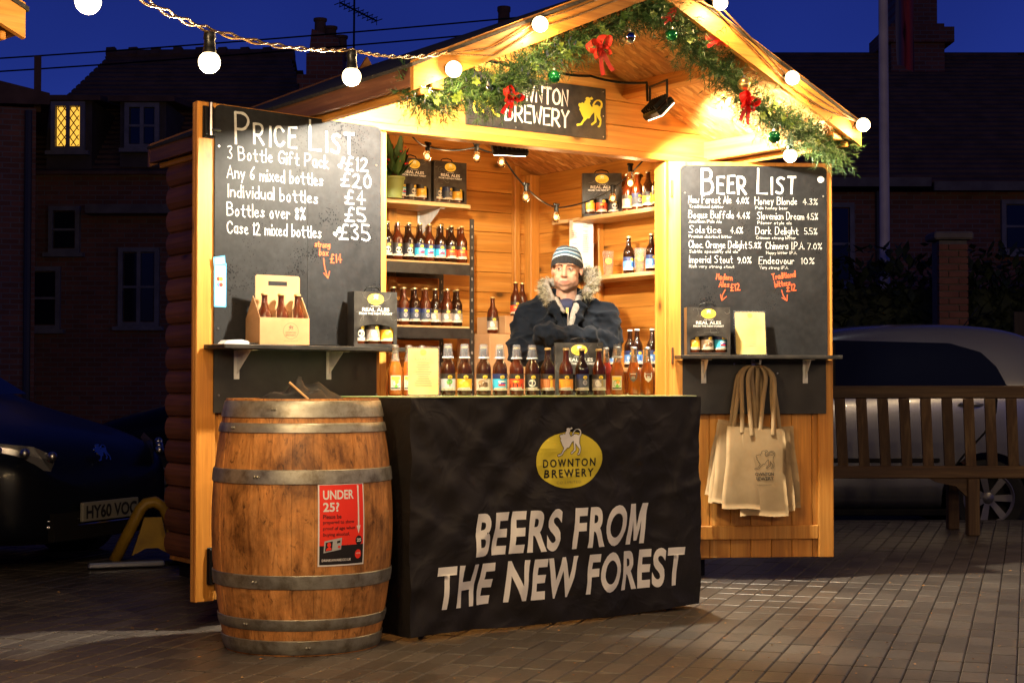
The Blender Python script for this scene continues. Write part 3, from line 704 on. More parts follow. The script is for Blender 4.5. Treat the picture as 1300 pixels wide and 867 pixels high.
# ------------------------------------------------------------------ flood lamps on the stall
def flood(name, label, F, p, aim, power, angle, size=.13, c=(1, .88, .66)):
    P0 = W(F, *p); A = W(F, *aim); d = (A-P0).normalized(); q_ = d.to_track_quat('-Z', 'Y')
    t = bpy.data.objects.new(name, None); col.objects.link(t); t.location = P0; tag(t, label, 'flood lamp')
    Mx = q_.to_matrix().to_4x4()
    b = MB(); b.cbox(-size, size, -size*.6, size*.6, -.01, .03, .01, 0, Mx)
    for k in range(7): b.box(-size*.8+k*size*.26, -size*.8+k*size*.26+.006, -size*.5, size*.5, .03, .055, 0, Mx)
    b.build('housing', BLACKM, t)
    MB().box(-size*.9, size*.9, -size*.5, size*.5, -.0135, -.0105, 0, Mx).build('glass', mat('flood_glass', (.9, .85, .7), .3, emit=(1, .85, .6), es=12), t)
    MB().tube([Mx @ Vector((-size-.008, 0, .01)), Mx @ Vector((-size-.008, 0, .01))+Vector((0, 0, .13)), Mx @ Vector((size+.008, 0, .01))+Vector((0, 0, .13)), Mx @ Vector((size+.008, 0, .01))], .007, 6).build('bracket', BLACKM, t)
    lamp('SPOT', 'flood_light', P0 + d*.02, power, c, A, size*.5, angle, .25)
    return t
flood('flood_lamp', 'flood lamp behind the garland near the left end of the gable', HUT, (-.12, -.86, 2.36), (-.15, .0, 2.05), FL_W, 140, .08)
flood('flood_lamp', 'black flood lamp on a bracket under the right side of the gable', HUT, (1.40, -.43, 2.46), (2.10, -.62, 1.75), FL_L, 138, .095)
flood('flood_lamp', 'small black flood lamp inside under the ceiling above the salesman', HUT, (1.0, .35, 2.33), (1.35, 1.5, 1.4), 24, 160, .10, (1, .70, .36))
b = MB(); b.tube([(1.0, .35, 2.45), (1.0, .35, 2.37)], .012, 6)
def cable(pts, r=.006, n=6, sag=0.):
    P_ = []
    for i in range(len(pts)-1):
        a, c = Vector(pts[i]), Vector(pts[i+1])
        for k in range(8):
            t = k/8; p = a.lerp(c, t); p.z -= sag*4*t*(1-t)*(c-a).length; P_.append(p)
    P_.append(Vector(pts[-1])); return P_
cb = MB().tube(cable([(.55, -.03, 2.70), (.95, -.03, 2.69), (1.25, -.05, 2.68), (1.34, -.40, 2.60), (1.32, -.43, 2.50)], sag=.04), .007, 6).build('power_cable', BLACKM)
cb.location = W(HUT, 0, 0, 0); cb.rotation_euler = (0, 0, HUT[3]); tag(cb, 'black power cable running above the name sign to the right flood lamp', 'cable')

# ------------------------------------------------------------------ festoon strings
BULBM = mat('lit_bulb', (1, .8, .5), .4, emit=(1.0, .80, .50), es=5)
BULBG = mat('lit_gable_bulb', (1, .8, .5), .4, emit=(1.0, .76, .42), es=5)
BULBS = mat('lit_small_bulb', (1, .8, .5), .4, emit=(1.0, .55, .16), es=3.0)
CLEARB = mat('clear_bulb_glass', (1, .95, .85), .03, trans=1.0)
ROPE = simple_noise('festoon_rope', (.05, .025, .010), (.26, .14, .045), 220, .35, .6, .002)
bulb_me = MB().sphere((0, 0, 0), .035, 20, 14).mesh('bulb', BULBM); bulb_me.polygons.foreach_set('use_smooth', [True]*len(bulb_me.polygons))
bulb_mg = bulb_me.copy(); bulb_mg.materials[0] = BULBG
fe = thing('festoon_lights', 'string of large lit bulbs looping in from the left and along the gable edges, plus unseen added bulbs', 'festoon lights')
BP = [Vector(p) for p in ((-1.125, 4.2, 2.07), (-.955, 5.0, 2.07), (-.587, 5.8, 2.18))]
GP = [W(HUT, *p) for p in ((-.27, -1.07, 2.375), (.174, -1.075, 2.622), (1.23, -1.075, 2.861), (1.701, -1.075, 2.557), (2.207, -1.07, 2.375), (1.86, -.90, 2.21))]
far = [Vector((-1.35, 3.3, 2.15)), Vector((-1.0, 2.3, 2.32)), Vector((-.55, 1.6, 2.4)), Vector((0, 1.1, 2.45)), Vector((.6, .9, 2.5)), Vector((1.3, .95, 2.5)), Vector((2.0, 1.3, 2.5)), Vector((2.9, 2.4, 2.55)), Vector((3.7, 3.8, 2.6)), Vector((4.3, 5.4, 2.65)), Vector((4.7, 7.2, 2.7)), Vector((5.0, 9.2, 2.75)), Vector((5.2, 11.2, 2.75))]  # unseen bulbs added along the string to light stall front, ground and car
for k, p in enumerate(far[::-1] + BP + GP):
    up = Vector((0, 0, 1))
    o = link('bulb', bulb_me if k < len(far) else bulb_mg, fe, p)
    near = k < len(far)+len(BP); out = Vector((0, 0, -.062)) if near or k == len(far)+len(BP)+len(GP)-1 else HUT[2]*-.055 + Vector((0, 0, -.035))
    lamp('POINT', 'festoon_and_added_light', p + out, 31 if near else 10.5, (1, .70, .36) if near else (1, .64, .28), size=.022)
    hd = MB(); hd.lathe([(.0, .095), (.018, .095), (.020, .075), (.017, .07), (.020, .045), (.022, .034), (.020, .02)], 12)
    h_ = hd.build('lamp_holder', BLACKM, fe, p, smooth=True)
    if k >= len(far)+len(BP) and k < len(far)+len(BP)+len(GP)-1: h_.rotation_euler = (R(-78), 0, HUT[3])
top = Vector((0, 0, .10))
rope_nodes = [p+top for p in far[::-1]] + [p+top for p in BP] + [W(HUT, -.30, -1.06, 2.44)]
def twisted(nodes_, sag, r=.009, tw=.012, step=12):
    pts = []
    for i in range(len(nodes_)-1):
        a, c = nodes_[i], nodes_[i+1]; L_ = (c-a).length; n = max(6, int(L_/.02))
        for k in range(n):
            t = k/n; p = a.lerp(c, t); p = p - Vector((0, 0, sag*4*t*(1-t)*L_)); pts.append(p)
    pts.append(nodes_[-1]); return pts
pp = twisted(rope_nodes, .025)
for ph in (0, math.pi):
    b = MB(); b.tube([p + Vector((.0042*math.cos(i*.9+ph), 0, .0042*math.sin(i*.9+ph)+ (.010*abs(math.sin(i*.021)) if ph else 0))) for i, p in enumerate(pp)], .0042, 6); b.build('cable', ROPE, fe, smooth='all')
for dz in (0, -.035):
    gp = [W(HUT, *p) for p in ((-.30, -1.06, 2.44), (-.05, -1.045, 2.50+dz), (.174, -1.05, 2.64+dz), (.55, -1.045, 2.80+dz), (.9, -1.05, 2.96+dz), (1.23, -1.05, 2.87+dz), (1.47, -1.045, 2.72+dz), (1.70, -1.05, 2.57+dz), (1.95, -1.045, 2.47+dz), (2.2, -1.05, 2.39))]
    MB().tube(twisted(gp, .012), .0045, 6).build('cable', ROPE, fe, smooth='all')
MB().tube(twisted([W(HUT, 2.2, -1.05, 2.39), W(HUT, 2.1, -.95, 2.30), W(HUT, 1.86, -.9, 2.30)], .05), .006, 6).build('cable', ROPE, fe)
# small string inside
fi = thing('festoon_lights', 'black cable of small clear bulbs sagging inside the stall', 'festoon lights', HUT)
IN = [(.48, .5, 2.37), (.645, .6, 2.335), (.96, .6, 2.36), (1.135, .62, 2.345), (1.31, .62, 2.165), (1.58, .7, 2.075), (1.93, .62, 2.20)]
MB().tube(cable(IN, sag=.06)+[Vector((1.97, .5, 2.28)), Vector((1.93, .35, 2.33))], .005, 6).build('cable', BLACKM, fi, smooth='all')
sb = MB().lathe([(.0, -.085), (.012, -.083), (.021, -.068), (.0225, -.055), (.019, -.038), (.011, -.02)], 14).mesh('bulb', CLEARB); sb.polygons.foreach_set('use_smooth', [True]*len(sb.polygons))
sf = MB().sphere((0, 0, -.055), .009, 8, 6, 0, (1, 1, 1.4)).mesh('filament', BULBS)
hm = MB().lathe([(0, .02), (.012, .02), (.014, 0), (.013, -.02), (.011, -.026)], 10).cbox(-.02, .02, -.008, .008, .012, .026).mesh('lamp_holder', BLACKM)
for i, p in enumerate(IN[1:] + [(1.99, .45, 2.25), ]):
    q_ = link('lamp_holder', hm, fi, p, (rnd.uniform(-.2, .2), rnd.uniform(-.3, .3), 0))
    q2 = link('bulb', sb, q_); q3 = link('filament', sf, q_)
link('lamp_holder', hm, fi, (1.90, .42, 2.30)); link('bulb', sb, fi, (1.90, .42, 2.30)); link('filament', sf, fi, (1.90, .42, 2.30)).scale = (1.8, 1.8, 1.6)
for p in ((1.9, .42, 2.20), (.8, .6, 2.25), (1.45, .65, 2.02)): lamp('POINT', 'small_bulb_light', W(HUT, *p), 5, (1, .6, .25), size=.03)

# ------------------------------------------------------------------ name sign on the gable
sg = thing('name_sign', 'black painted name sign with yellow lions fixed to the gable', 'sign', HUT, (.48, -.030, 2.355))
MB().flat(rrect(0, .885, 0, .272, .004, 2), 0, 0, .014).build('panel', SIGNM, sg)
PRINTW = mat('sign_lettering', (.72, .62, .48), .6)
chalk(sg, 'DOWNTON', .245, .155, .385, .082, -.002, PRINTW, .012); chalk(sg, 'BREWERY', .235, .045, .40, .085, -.002, PRINTW, .012)
b = MB(); b.flat(lion(.775, .055, .165), -.002); b.build('emblem', YEL2, sg); b = MB(); b.flat(lion(.115, .055, .165, True), -.002); b.build('emblem', YEL2, sg)
b = MB()
for x_, z_ in ((.868, .255), (.868, .125), (.5, .258), (.868, .015), (.3, .012)): b.lathe([(.004, 0), (.003, .002), (0, .002)], 8, M=Matrix.Translation((x_, -.0005, z_)) @ Matrix.Rotation(R(90), 4, 'X'))
b.build('screw', STEEL, sg)

# ------------------------------------------------------------------ blackboards
def arrow(par, x0, z0, x1, z1, m=CHALKO, th=.004, y=-.0015):
    b = MB(); dx, dz = x1-x0, z1-z0; l = math.hypot(dx, dz); ux, uz = dx/l, dz/l
    def seg(a, c, k):
        ex, ez = c[0]-a[0], c[1]-a[1]; q_ = math.hypot(ex, ez); nx, nz_ = -ez/q_*th/2, ex/q_*th/2; yy = y-.0002*k
        b.add([(a[0]+nx, yy, a[1]+nz_), (a[0]-nx, yy, a[1]-nz_), (c[0]-nx, yy, c[1]-nz_), (c[0]+nx, yy, c[1]+nz_)], [(0, 1, 2, 3)])
    seg((x0, z0), (x0+dx*.5-.006, z0+dz*.5), 0); seg((x0+dx*.5-.006, z0+dz*.5), (x1, z1), 1)
    for s_ in (1, -1): seg((x1, z1), (x1-ux*.03+s_*uz*.018, z1-uz*.03-s_*ux*.018), 1+s_+2)
    b.build('arrow', m, par)
pb = thing('blackboard', 'tall blackboard with a hand-written price list on the left shutter', 'blackboard', LL, (0, -.020, 0))
MB().flat(rrect(.085, .584, 1.232, 2.284, .03, 5, (0, 0, 0, 1)), 0, 0, .006).build('panel', BOARD, pb)
MB().flat(rrect(.5855, 1.016, 1.232, 2.284, .03, 5, (0, 0, 1, 0)), 0, 0, .006).build('panel', BOARD, pb)
LOWB = simple_noise('lower_panel_black', (.016, .015, .014), (.035, .032, .029), 6, .5, .15, .002)
MB().flat(rrect(.085, .99, .933, 1.228, .004, 2), .0, 0, .006).build('lower_panel', LOWB, pb)
chalk(pb, 'Price List', .19, 2.125, .655, .135, th=.0115, caps=True, rot=1.2)
for s_, x, z, w_, h_ in (('3 Bottle Gift Pack', .150, 2.050, .55, .062), ('Any 6 mixed bottles', .147, 1.965, .52, .060), ('Individual bottles', .148, 1.882, .49, .060), ('Bottles over 8%', .149, 1.800, .42, .060), ('Case 12 mixed bottles', .149, 1.722, .51, .058)):
    chalk(pb, s_, x, z, w_, h_*.93, th=.0052, rot=1.0)
for s_, x, z, w_, h_ in (('£12', .80, 2.062, .135, .068), ('£20', .775, 1.985, .175, .068), ('£4', .80, 1.905, .115, .068), ('£5', .80, 1.822, .125, .070), ('£35', .765, 1.735, .185, .078)):
    chalk(pb, s_, x, z, w_, h_*.93, th=.0075, rot=.8)
chalk(pb, 'from', .775, 2.065, .055, .020, th=.005, rot=68); chalk(pb, 'from', .745, 1.745, .05, .020, th=.005, rot=55)
chalk(pb, 'strong', .625, 1.690, .085, .028, m=CHALKO, th=.0045); chalk(pb, 'box', .650, 1.652, .05, .030, m=CHALKO, th=.0045); chalk(pb, '£14', .715, 1.622, .065, .040, m=CHALKO, th=.005, rot=4)
arrow(pb, .675, 1.64, .70, 1.548)
b = MB()
for x_, z_ in ((.105, 2.10), (.985, 2.10), (.105, 1.30), (.99, 1.01), (.11, 1.01)): b.lathe([(.006, 0), (.004, .003), (0, .003)], 8, M=Matrix.Translation((x_, -.0005, z_)) @ Matrix.Rotation(R(90), 4, 'X'))
b.build('screw', STEEL, pb)
rb = thing('blackboard', 'blackboard with a hand-written beer list on the right shutter', 'blackboard', RL, (0, -.020, 0))
MB().flat(rrect(.066, .882, 1.218, 2.252, .03, 5, (0, 0, 1, 1)), 0, 0, .006).build('panel', BOARD, rb)
MB().flat(rrect(.075, .872, .899, 1.212, .004, 2), 0, 0, .006).build('lower_panel', LOWB, rb)
chalk(rb, 'Beer List', .185, 2.100, .52, .135, th=.0125, caps=True)
rows = [('New Forest Ale', '4.0%', 'Traditional bitter', .235, .375, .068, .19, 'Honey Blonde', .478, .235, '4.3%', .748, .08, 'Pale honey beer', .18),
        ('Bogus Buffalo', '4.4%', 'American Pale Ale', .25, .378, .07, .18, 'Slovenian Dream', .490, .262, '4.5%', .768, .062, 'Pilsner style ale', .19),
        ('Solstice', '4.6%', 'Premium chestnut bitter', .178, .342, .068, .235, 'Dark Delight', .482, .238, '5.5%', .755, .07, 'Crimson strong bitter', .22),
        ('Choc. Orange Delight', '5.8%', 'Subtle speciality old ale', .322, .445, .066, .27, 'Chimera I.P.A.', .538, .215, '7.0%', .772, .08, 'Hoppy bitter I.P.A.', .17),
        ('Imperial Stout', '9.0%', 'Rich very strong stout', .243, .378, .078, .25, 'Endeavour', .500, .195, '10%', .735, .072, 'Very strong I.P.A.', .16)]
for i, r_ in enumerate(rows):
    z = 2.045-.0815*i
    chalk(rb, r_[0], .110, z, r_[3], .040, th=.0034); chalk(rb, r_[1], r_[4], z, r_[5], .034, th=.0033); chalk(rb, r_[2], .112, z-.026, r_[6], .016, th=.0018)
    chalk(rb, r_[7], r_[8], z-.003, r_[9], .040, th=.0034); chalk(rb, r_[10], r_[11], z-.002, r_[12], .034, th=.0033); chalk(rb, r_[13], r_[8]+.003, z-.030, r_[14], .016, th=.0018)
for x, s1, s2, w1, w2 in ((.262, 'Modern', 'Ales', .088, .055), (.575, 'Traditional', 'bitters', .13, .085)):
    chalk(rb, s1, x, 1.630, w1, .032, m=CHALKO, th=.0048, rot=-3 if x < .4 else 8); chalk(rb, s2, x+.015, 1.590, w2, .032, m=CHALKO, th=.0048, rot=-2 if x < .4 else 7)
    chalk(rb, '£12', x+.08, 1.568, .052, .038, m=CHALKO, th=.005, rot=5); arrow(rb, x+.05, 1.575, x+.03 if x < .4 else x+.08, 1.515)
MB().flat(disc(.848, 2.183, .018, .018, 20), -.0015).build('round_sticker', WHITE, rb)
b = MB()
for x_, z_ in ((.09, 2.10), (.862, 2.09), (.1, 1.26), (.36, 1.17), (.6, 1.12)): b.lathe([(.006, 0), (.004, .003), (0, .003)], 8, M=Matrix.Translation((x_, -.0005, z_)) @ Matrix.Rotation(R(90), 4, 'X'))
b.build('screw', STEEL, rb)
# narrow card sticker on the left board
st = thing('card_payment_sticker', 'narrow blue and white card payment sticker at the left edge of the price board', 'sticker', LL, (0, -.0215, 0))
BLUE = mat('sticker_blue', (.06, .35, .70), .5)
MB().flat(rrect(.082, .146, 1.395, 1.59, .004, 2), 0).build('backing', BLUE, st); MB().flat(rrect(.089, .139, 1.402, 1.575, .004, 2), -.0006).build('strip', CREAM, st)
MB().flat([(.080, 1.572), (.140, 1.582), (.137, 1.622), (.077, 1.612)], -.0012).build('backing', BLUE, st)
MB().flat([(.086, 1.580), (.134, 1.588), (.132, 1.614), (.084, 1.606)], -.0016).build('strip', mat('pale_blue', (.35, .65, .85), .5), st)
REDP = mat('print_red', (.75, .03, .02), .5); ORP = mat('print_orange', (.9, .35, .03), .5)
MB().flat(disc(.105, 1.518, .010, .010, 14), -.0012).build('print', REDP, st); MB().flat(disc(.118, 1.518, .010, .010, 14), -.0014).build('print', ORP, st)
MB().flat(disc(.105, 1.493, .010, .010, 14), -.0012).build('print', mat('print_blue', (.05, .2, .6), .5), st); MB().flat(disc(.118, 1.493, .010, .010, 14), -.0014).build('print', REDP, st)
b = MB()
for z in (1.562, 1.553, 1.541, 1.470, 1.462, 1.452, 1.443, 1.425, 1.417): b.flat([(.098, z), (.130, z), (.130, z+.0035), (.098, z+.0035)], -.0012)
b.build('print', mat('print_grey', (.2, .2, .28), .6), st)

# ------------------------------------------------------------------ shutter shelves
SHB = simple_noise('shelf_black', (.014, .013, .012), (.035, .031, .027), 12, .3, .1, .001)
def wall_shelf(F, label, x0, x1, z, bx, y1=-.021):
    t = thing('wall_shelf', label, 'shelf', F, (0, 0, 0))
    MB().cbox(x0, x1, -.19, y1, z-.020, z, .003).build('board', SHB, t)
    for x in bx:
        b = MB(); b.cbox(x-.014, x+.014, -.0255, -.0215, z-.15, z-.021, .002); b.cbox(x-.013, x+.013, -.165, -.0255, z-.0255, z-.021, .0015)
        b.add([(x, -.0255, z-.125), (x, -.0255, z-.026), (x, -.13, z-.026), (x+.003, -.0255, z-.125), (x+.003, -.0255, z-.026), (x+.003, -.13, z-.026)], [(0, 1, 2), (5, 4, 3), (0, 2, 5, 3)])
        b.build('bracket', WHITEM, t)
    return t
wall_shelf(LL, 'black shelf under the price list with two white brackets', .03, 1.115, 1.230, (.20, .705))
wall_shelf(RL, 'black shelf under the beer list with two pale brackets', .03, .915, 1.215, (.19, .755))

# ------------------------------------------------------------------ bottles
GLB = mat('brown_bottle_glass', (.034, .010, .003), .05, spec=.5, coat=.25)
GLD = mat('dark_bottle_glass', (.016, .005, .002), .05, spec=.5, coat=.25)
GLR = mat('red_brown_bottle_glass', (.060, .012, .003), .05, spec=.5, coat=.25)
CID = mat('amber_cider_glass', (.48, .14, .018), .04, trans=.45, spec=.6, coat=.5)
PINK = mat('pink_cider_glass', (.42, .045, .018), .04, trans=.4, spec=.6, coat=.5)
CLR = mat('clear_bottle_glass', (.85, .75, .62), .04, trans=.85)
CAPG = mat('gold_cap', (.62, .45, .20), .35, .7); CAPW = mat('white_cap', (.7, .7, .68), .35)
CUPM = mat('plastic_cup', (.26, .27, .29), .06, alpha=.34, coat=.8)
CUPR = mat('plastic_cup_rim', (.42, .44, .47), .12)
BR = .0335
PROF = [(0, .0), (.028, 0), (.0325, .004), (BR, .012), (BR, .118), (.0325, .130), (.027, .146), (.019, .158), (.0150, .170), (.0132, .190), (.0128, .208), (.0145, .210), (.0145, .215), (.0128, .216)]
CPROF = [(0, .0), (.028, 0), (.0325, .004), (BR, .012), (BR, .105), (.032, .120), (.026, .140), (.020, .158), (.0165, .180), (.0148, .215), (.0160, .217), (.0160, .226), (.0135, .228)]
def sm(me): 
    me.polygons.foreach_set('use_smooth', [True]*len(me.polygons))
    try: me.set_sharp_from_angle(angle=R(40))
    except Exception: pass
    return me
glass = {k: sm(MB().lathe(PROF, 20).mesh('glass', m_)) for k, m_ in (('b', GLB), ('d', GLD), ('r', GLR))}
def cider_mesh(m_):
    k = next(i for i, p in enumerate(CPROF) if p[1] > .15)
    b = MB(); b.lathe(CPROF[:k+1], 20, 0); b.lathe([(CPROF[k][0], CPROF[k][1])]+CPROF[k+1:], 20, 1); return sm(b.mesh('glass', [m_, CLR]))
glass['c'] = cider_mesh(CID); glass['p'] = cider_mesh(PINK)
def capm(m_, z): return sm(MB().lathe([(.0135, z-.004), (.0160, z-.002), (.0155, z+.004), (.012, z+.007), (0, z+.0075)], 16).mesh('cap', m_))
caps = {'g': capm(CAPG, .216), 'w': capm(CAPW, .216)}; ccap = {'g': capm(CAPG, .228), 'w': capm(STEEL, .228)}
cupb = MB().lathe([(.0265, .168), (.0275, .171), (.0265, .174), (.0240, .176)], 18, 1).lathe([(.0240, .1755), (.0175, .2325), (.0160, .234), (0, .234)], 18, 0); cup_me = sm(cupb.mesh('tasting_cup', [CUPM, CUPR]))
def cyl(b, pts, r, m=0):                         # polygon (arc length, z) wrapped on the bottle, facing -y
    n = len(pts); cx = sum(p[0] for p in pts)/n; cz = sum(p[1] for p in pts)/n
    def wp(s_, z): a = s_/BR; return (r*math.sin(a), -r*math.cos(a), z)
    V = [wp(*p) for p in pts]; V.append(wp(cx, cz)); b.add(V, [(i, (i+1) % n, n) for i in range(n)], m)
def cylrect(b, s0, s1, z0, z1, r, m=0, n=8, slant=0.):
    V = []
    for i in range(n+1):
        s_ = s0+(s1-s0)*i/n; a = s_/BR
        V += [(r*math.sin(a), -r*math.cos(a), z0+slant*s_), (r*math.sin(a), -r*math.cos(a), z1+slant*s_)]
    b.add(V, [(2*i, 2*i+2, 2*i+3, 2*i+1) for i in range(n)], m)
def lm(n, c): return mat('label_'+n, c, .45)
LBK = lm('dark_band', (.03, .022, .018)); STRIP = lm('cream_strip', (.70, .64, .50)); NAVY = lm('navy', (.02, .03, .10))
PIC = {  # variant: background, band, list of shapes
 'tree': ((.50, .50, .58), LBK, [('e', .008, .063, .014, .011, (.10, .36, .05)), ('e', .004, .058, .009, .007, (.16, .44, .06)), ('r', .007, .011, .042, .058, (.25, .12, .05)), ('r', -.03, .03, .036, .042, (.55, .58, .45))], 'NEW FOREST ALE'),
 'gold': ((.85, .42, .03), LBK, [('e', -.012, .06, .010, .008, (.95, .62, .12)), ('e', .012, .052, .010, .012, (.9, .55, .06)), ('e', .0, .068, .006, .004, (1, .75, .3))], 'HONEY BLONDE'),
 'bison': ((.55, .46, .36), LBK, [('e', -.006, .056, .018, .016, (.24, .13, .06)), ('e', .012, .050, .013, .012, (.10, .055, .03)), ('e', -.012, .062, .010, .008, (.36, .22, .11)), ('r', -.018, -.012, .036, .050, (.12, .06, .03))], 'BOGUS BUFFALO'),
 'flag': ((.05, .42, .62), NAVY, [('r', -.008, .026, .060, .068, (.75, .72, .62)), ('r', -.008, .026, .052, .060, (.04, .06, .35)), ('r', -.008, .026, .044, .052, (.65, .04, .04)), ('e', -.002, .058, .005, .006, (.4, .55, .7))], 'SLOVENIAN DREAM'),
 'sun': ((.72, .07, .02), LBK, [('e', .002, .064, .016, .005, (.95, .50, .05)), ('r', -.03, .03, .036, .053, (.03, .015, .01)), ('r', -.012, -.008, .05, .060, (.03, .015, .01)), ('r', .004, .008, .05, .060, (.03, .015, .01))], 'SOLSTICE'),
 'moon': ((.03, .028, .03), LBK, [('e', .004, .057, .017, .018, (.66, .62, .52)), ('e', -.002, .060, .006, .003, (.05, .05, .05)), ('e', .006, .050, .008, .002, (.05, .05, .05))], 'DARK DELIGHT'),
 'choc': ((.55, .17, .05), LBK, [('r', .010, .022, .036, .072, (.85, .52, .06))] + [('r', -.026+.009*i, -.0245+.009*i, .04, .072, (.72, .34, .14)) for i in range(4)] + [('r', -.027, .009, .047+.009*i, .0485+.009*i, (.72, .34, .14)) for i in range(3)], 'CHOC ORANGE'),
 'orange': ((.88, .32, .03), LBK, [('e', .014, .058, .012, .013, (.75, .40, .04))], 'CHIMERA'),
 'disc': ((.05, .06, .09), NAVY, [('e', .010, .060, .012, .013, (.36, .36, .40)), ('e', .010, .060, .007, .008, (.20, .20, .24))], 'IMPERIAL STOUT'),
 'mist': ((.30, .26, .24), LBK, [('e', -.006, .056, .012, .017, (.68, .62, .56)), ('r', .012, .022, .04, .072, (.36, .27, .12)), ('e', .004, .050, .009, .010, (.60, .55, .50))], 'ENDEAVOUR'),
 'blue': ((.10, .25, .62), NAVY, [('e', -.010, .058, .008, .010, (.45, .60, .80)), ('r', .006, .020, .042, .068, (.03, .10, .36)), ('r', -.03, .03, .036, .044, (.55, .66, .76))], ''),
 'red': ((.70, .06, .03), LBK, [('r', -.03, .03, .055, .061, (.85, .55, .06)), ('r', -.03, .03, .036, .045, (.04, .03, .02))], ''),
}
lab_cache = {}
def label_mesh(var):
    if var in lab_cache: return lab_cache[var]
    bg, band, shp, txt = PIC[var]; ms = [band, lm('bg_'+var, bg), STRIP, YEL, INK]; b = MB(); r = BR+.0005
    b.m and None
    half = BR*2.15
    cylrect(b, -half, half, .076, .100, r, 0, 14); cylrect(b, -half, half, .0305, .076, r, 1, 14)
    cylrect(b, -half, half, .0235, .0300, r+.0001, 2, 14, .0); cylrect(b, -.030, .030, .0275, .0365, r+.0009, 2, 8, .06)
    for i, s_ in enumerate(shp):
        c = s_[-1]; ms.append(lm(var+str(i), c)); k = len(ms)-1; rr = r+.0003+.00012*i
        if s_[0] == 'e': cyl(b, disc(s_[1], s_[2], s_[3], s_[4], 14), rr, k)
        else: cylrect(b, s_[1], s_[2], max(s_[3], .031), min(s_[4], .0755), rr, k, 3)
    cyl(b, disc(.010, .0845, .0105, .0085, 16), r+.0016, 3)
    cylrect(b, .004, .016, .0825, .0845, r+.0019, 4, 2); cylrect(b, .005, .015, .0790, .0805, r+.0019, 4, 2)
    if txt:
        me = text_mesh(txt, .01); xs = [v.co.x for v in me.vertices]; x0, x1 = min(xs), max(xs)
        V = []
        for v in me.vertices:
            s_ = -.024+(v.co.x-x0)/(x1-x0)*.048; a = s_/BR; V.append(((r+.0013)*math.sin(a), -(r+.0013)*math.cos(a), .0290+v.co.y*.0055+.06*s_))
        b.add(V, [tuple(p.vertices) for p in me.polygons], 4)
    lab_cache[var] = b.mesh('label', ms); return lab_cache[var]
def cider_label(kind):
    if kind in lab_cache: return lab_cache[kind]
    b = MB(); r = BR+.0006
    if kind == 'apple':
        ms = [STRIP, lm('apple_green', (.15, .42, .06)), YEL, INK, lm('apple_orange', (.85, .38, .05))]
        cylrect(b, -.024, .026, .026, .092, r, 0); cyl(b, disc(.003, .056, .018, .020, 16), r+.0003, 1); cylrect(b, -.020, .022, .072, .088, r+.0004, 2, 6); cyl(b, disc(.006, .062, .009, .008, 12), r+.0006, 4); cylrect(b, -.022, .024, .030, .036, r+.0004, 3, 6)
    else:
        ms = [lm('shield_'+kind, (.10, .09, .08) if kind == 'shield_dark' else (.72, .68, .60)), CREAM if kind == 'shield_dark' else lm('shield_grey', (.35, .33, .3))]
        pts = [(-.019, .110), (.019, .110), (.020, .092), (.014, .074), (0, .062), (-.014, .074), (-.020, .092)]
        cyl(b, pts, r+.0002, 0); cylrect(b, -.013, .013, .100, .104, r+.0008, 1, 4); cylrect(b, -.009, .009, .088, .090, r+.0008, 1, 4); cylrect(b, -.009, .009, .080, .082, r+.0008, 1, 4)
    lab_cache[kind] = b.mesh('label', ms); return lab_cache[kind]
def bottle(F, p, g, var, label, cap='g', cup=False, group=None, yaw=0.):
    t = thing('beer_bottle' if g in 'bdr' else 'cider_bottle', label, 'bottle', F, p, yaw - math.degrees(F[3]) + 2, group)
    link('glass', glass[g], t)
    link('cap', (caps if g in 'bdr' else ccap)[cap], t)
    if var in PIC: link('label', label_mesh(var), t)
    elif var: link('label', cider_label(var), t)
    if cup:
        o = link('tasting_cup', cup_me, t)
        if g in 'cp': o.location = (0, 0, .012)
    return t
TZ = 1.0065
front = [(.006, 'b', 'tree', 'g', 1, 'brown beer bottle labelled with a green tree, under a clear tasting cup'),
 (.096, 'b', 'gold', 'g', 1, 'brown beer bottle with golden yellow label, under a clear tasting cup'),
 (.195, 'b', 'bison', 'g', 1, 'brown beer bottle with a buffalo label, under a clear tasting cup'),
 (.287, 'b', 'flag', 'g', 1, 'brown beer bottle with a blue label and tricolour flag, under a tasting cup'),
 (.380, 'r', 'sun', 'g', 1, 'brown beer bottle with a red sunset label, under a tasting cup'),
 (.470, 'b', 'moon', 'g', 1, 'beer bottle with a black label and pale round beast, under a tasting cup'),
 (.566, 'd', 'choc', 'g', 0, 'gold-capped beer bottle with an orange waffle-pattern label on the counter table'),
 (.668, 'r', 'orange', 'g', 0, 'gold-capped beer bottle with a plain bright orange label on the counter table'),
 (.767, 'd', 'disc', 'g', 0, 'dark beer bottle with a navy label and grey disc on the counter table'),
 (.867, 'r', 'mist', 'g', 0, 'red-brown beer bottle with a misty grey label, last ale before the ciders'),
 (.979, 'c', 'apple', 'w', 1, 'clear cider bottle with a green apple label, under a tasting cup'),
 (1.082, 'c', 'shield_dark', 'w', 0, 'amber cider bottle with a dark shield label on the counter table'),
 (1.175, 'c', 'shield_pale', 'w', 0, 'amber cider bottle with a pale shield label at the right end of the table')]
for i, (u, g, v_, c, cup, lb) in enumerate(front):
    bottle(HUT, (u, -.6 + rnd.uniform(-.006, .006), TZ), g, v_, lb, c, bool(cup), 'bottles lined up on the counter table', rnd.uniform(-14, 8))
bottle(HUT, (1.055, -.42, TZ), 'p', None, 'pink-red cider bottle half hidden between the clear cider bottles', 'w', False, 'bottles lined up on the counter table')

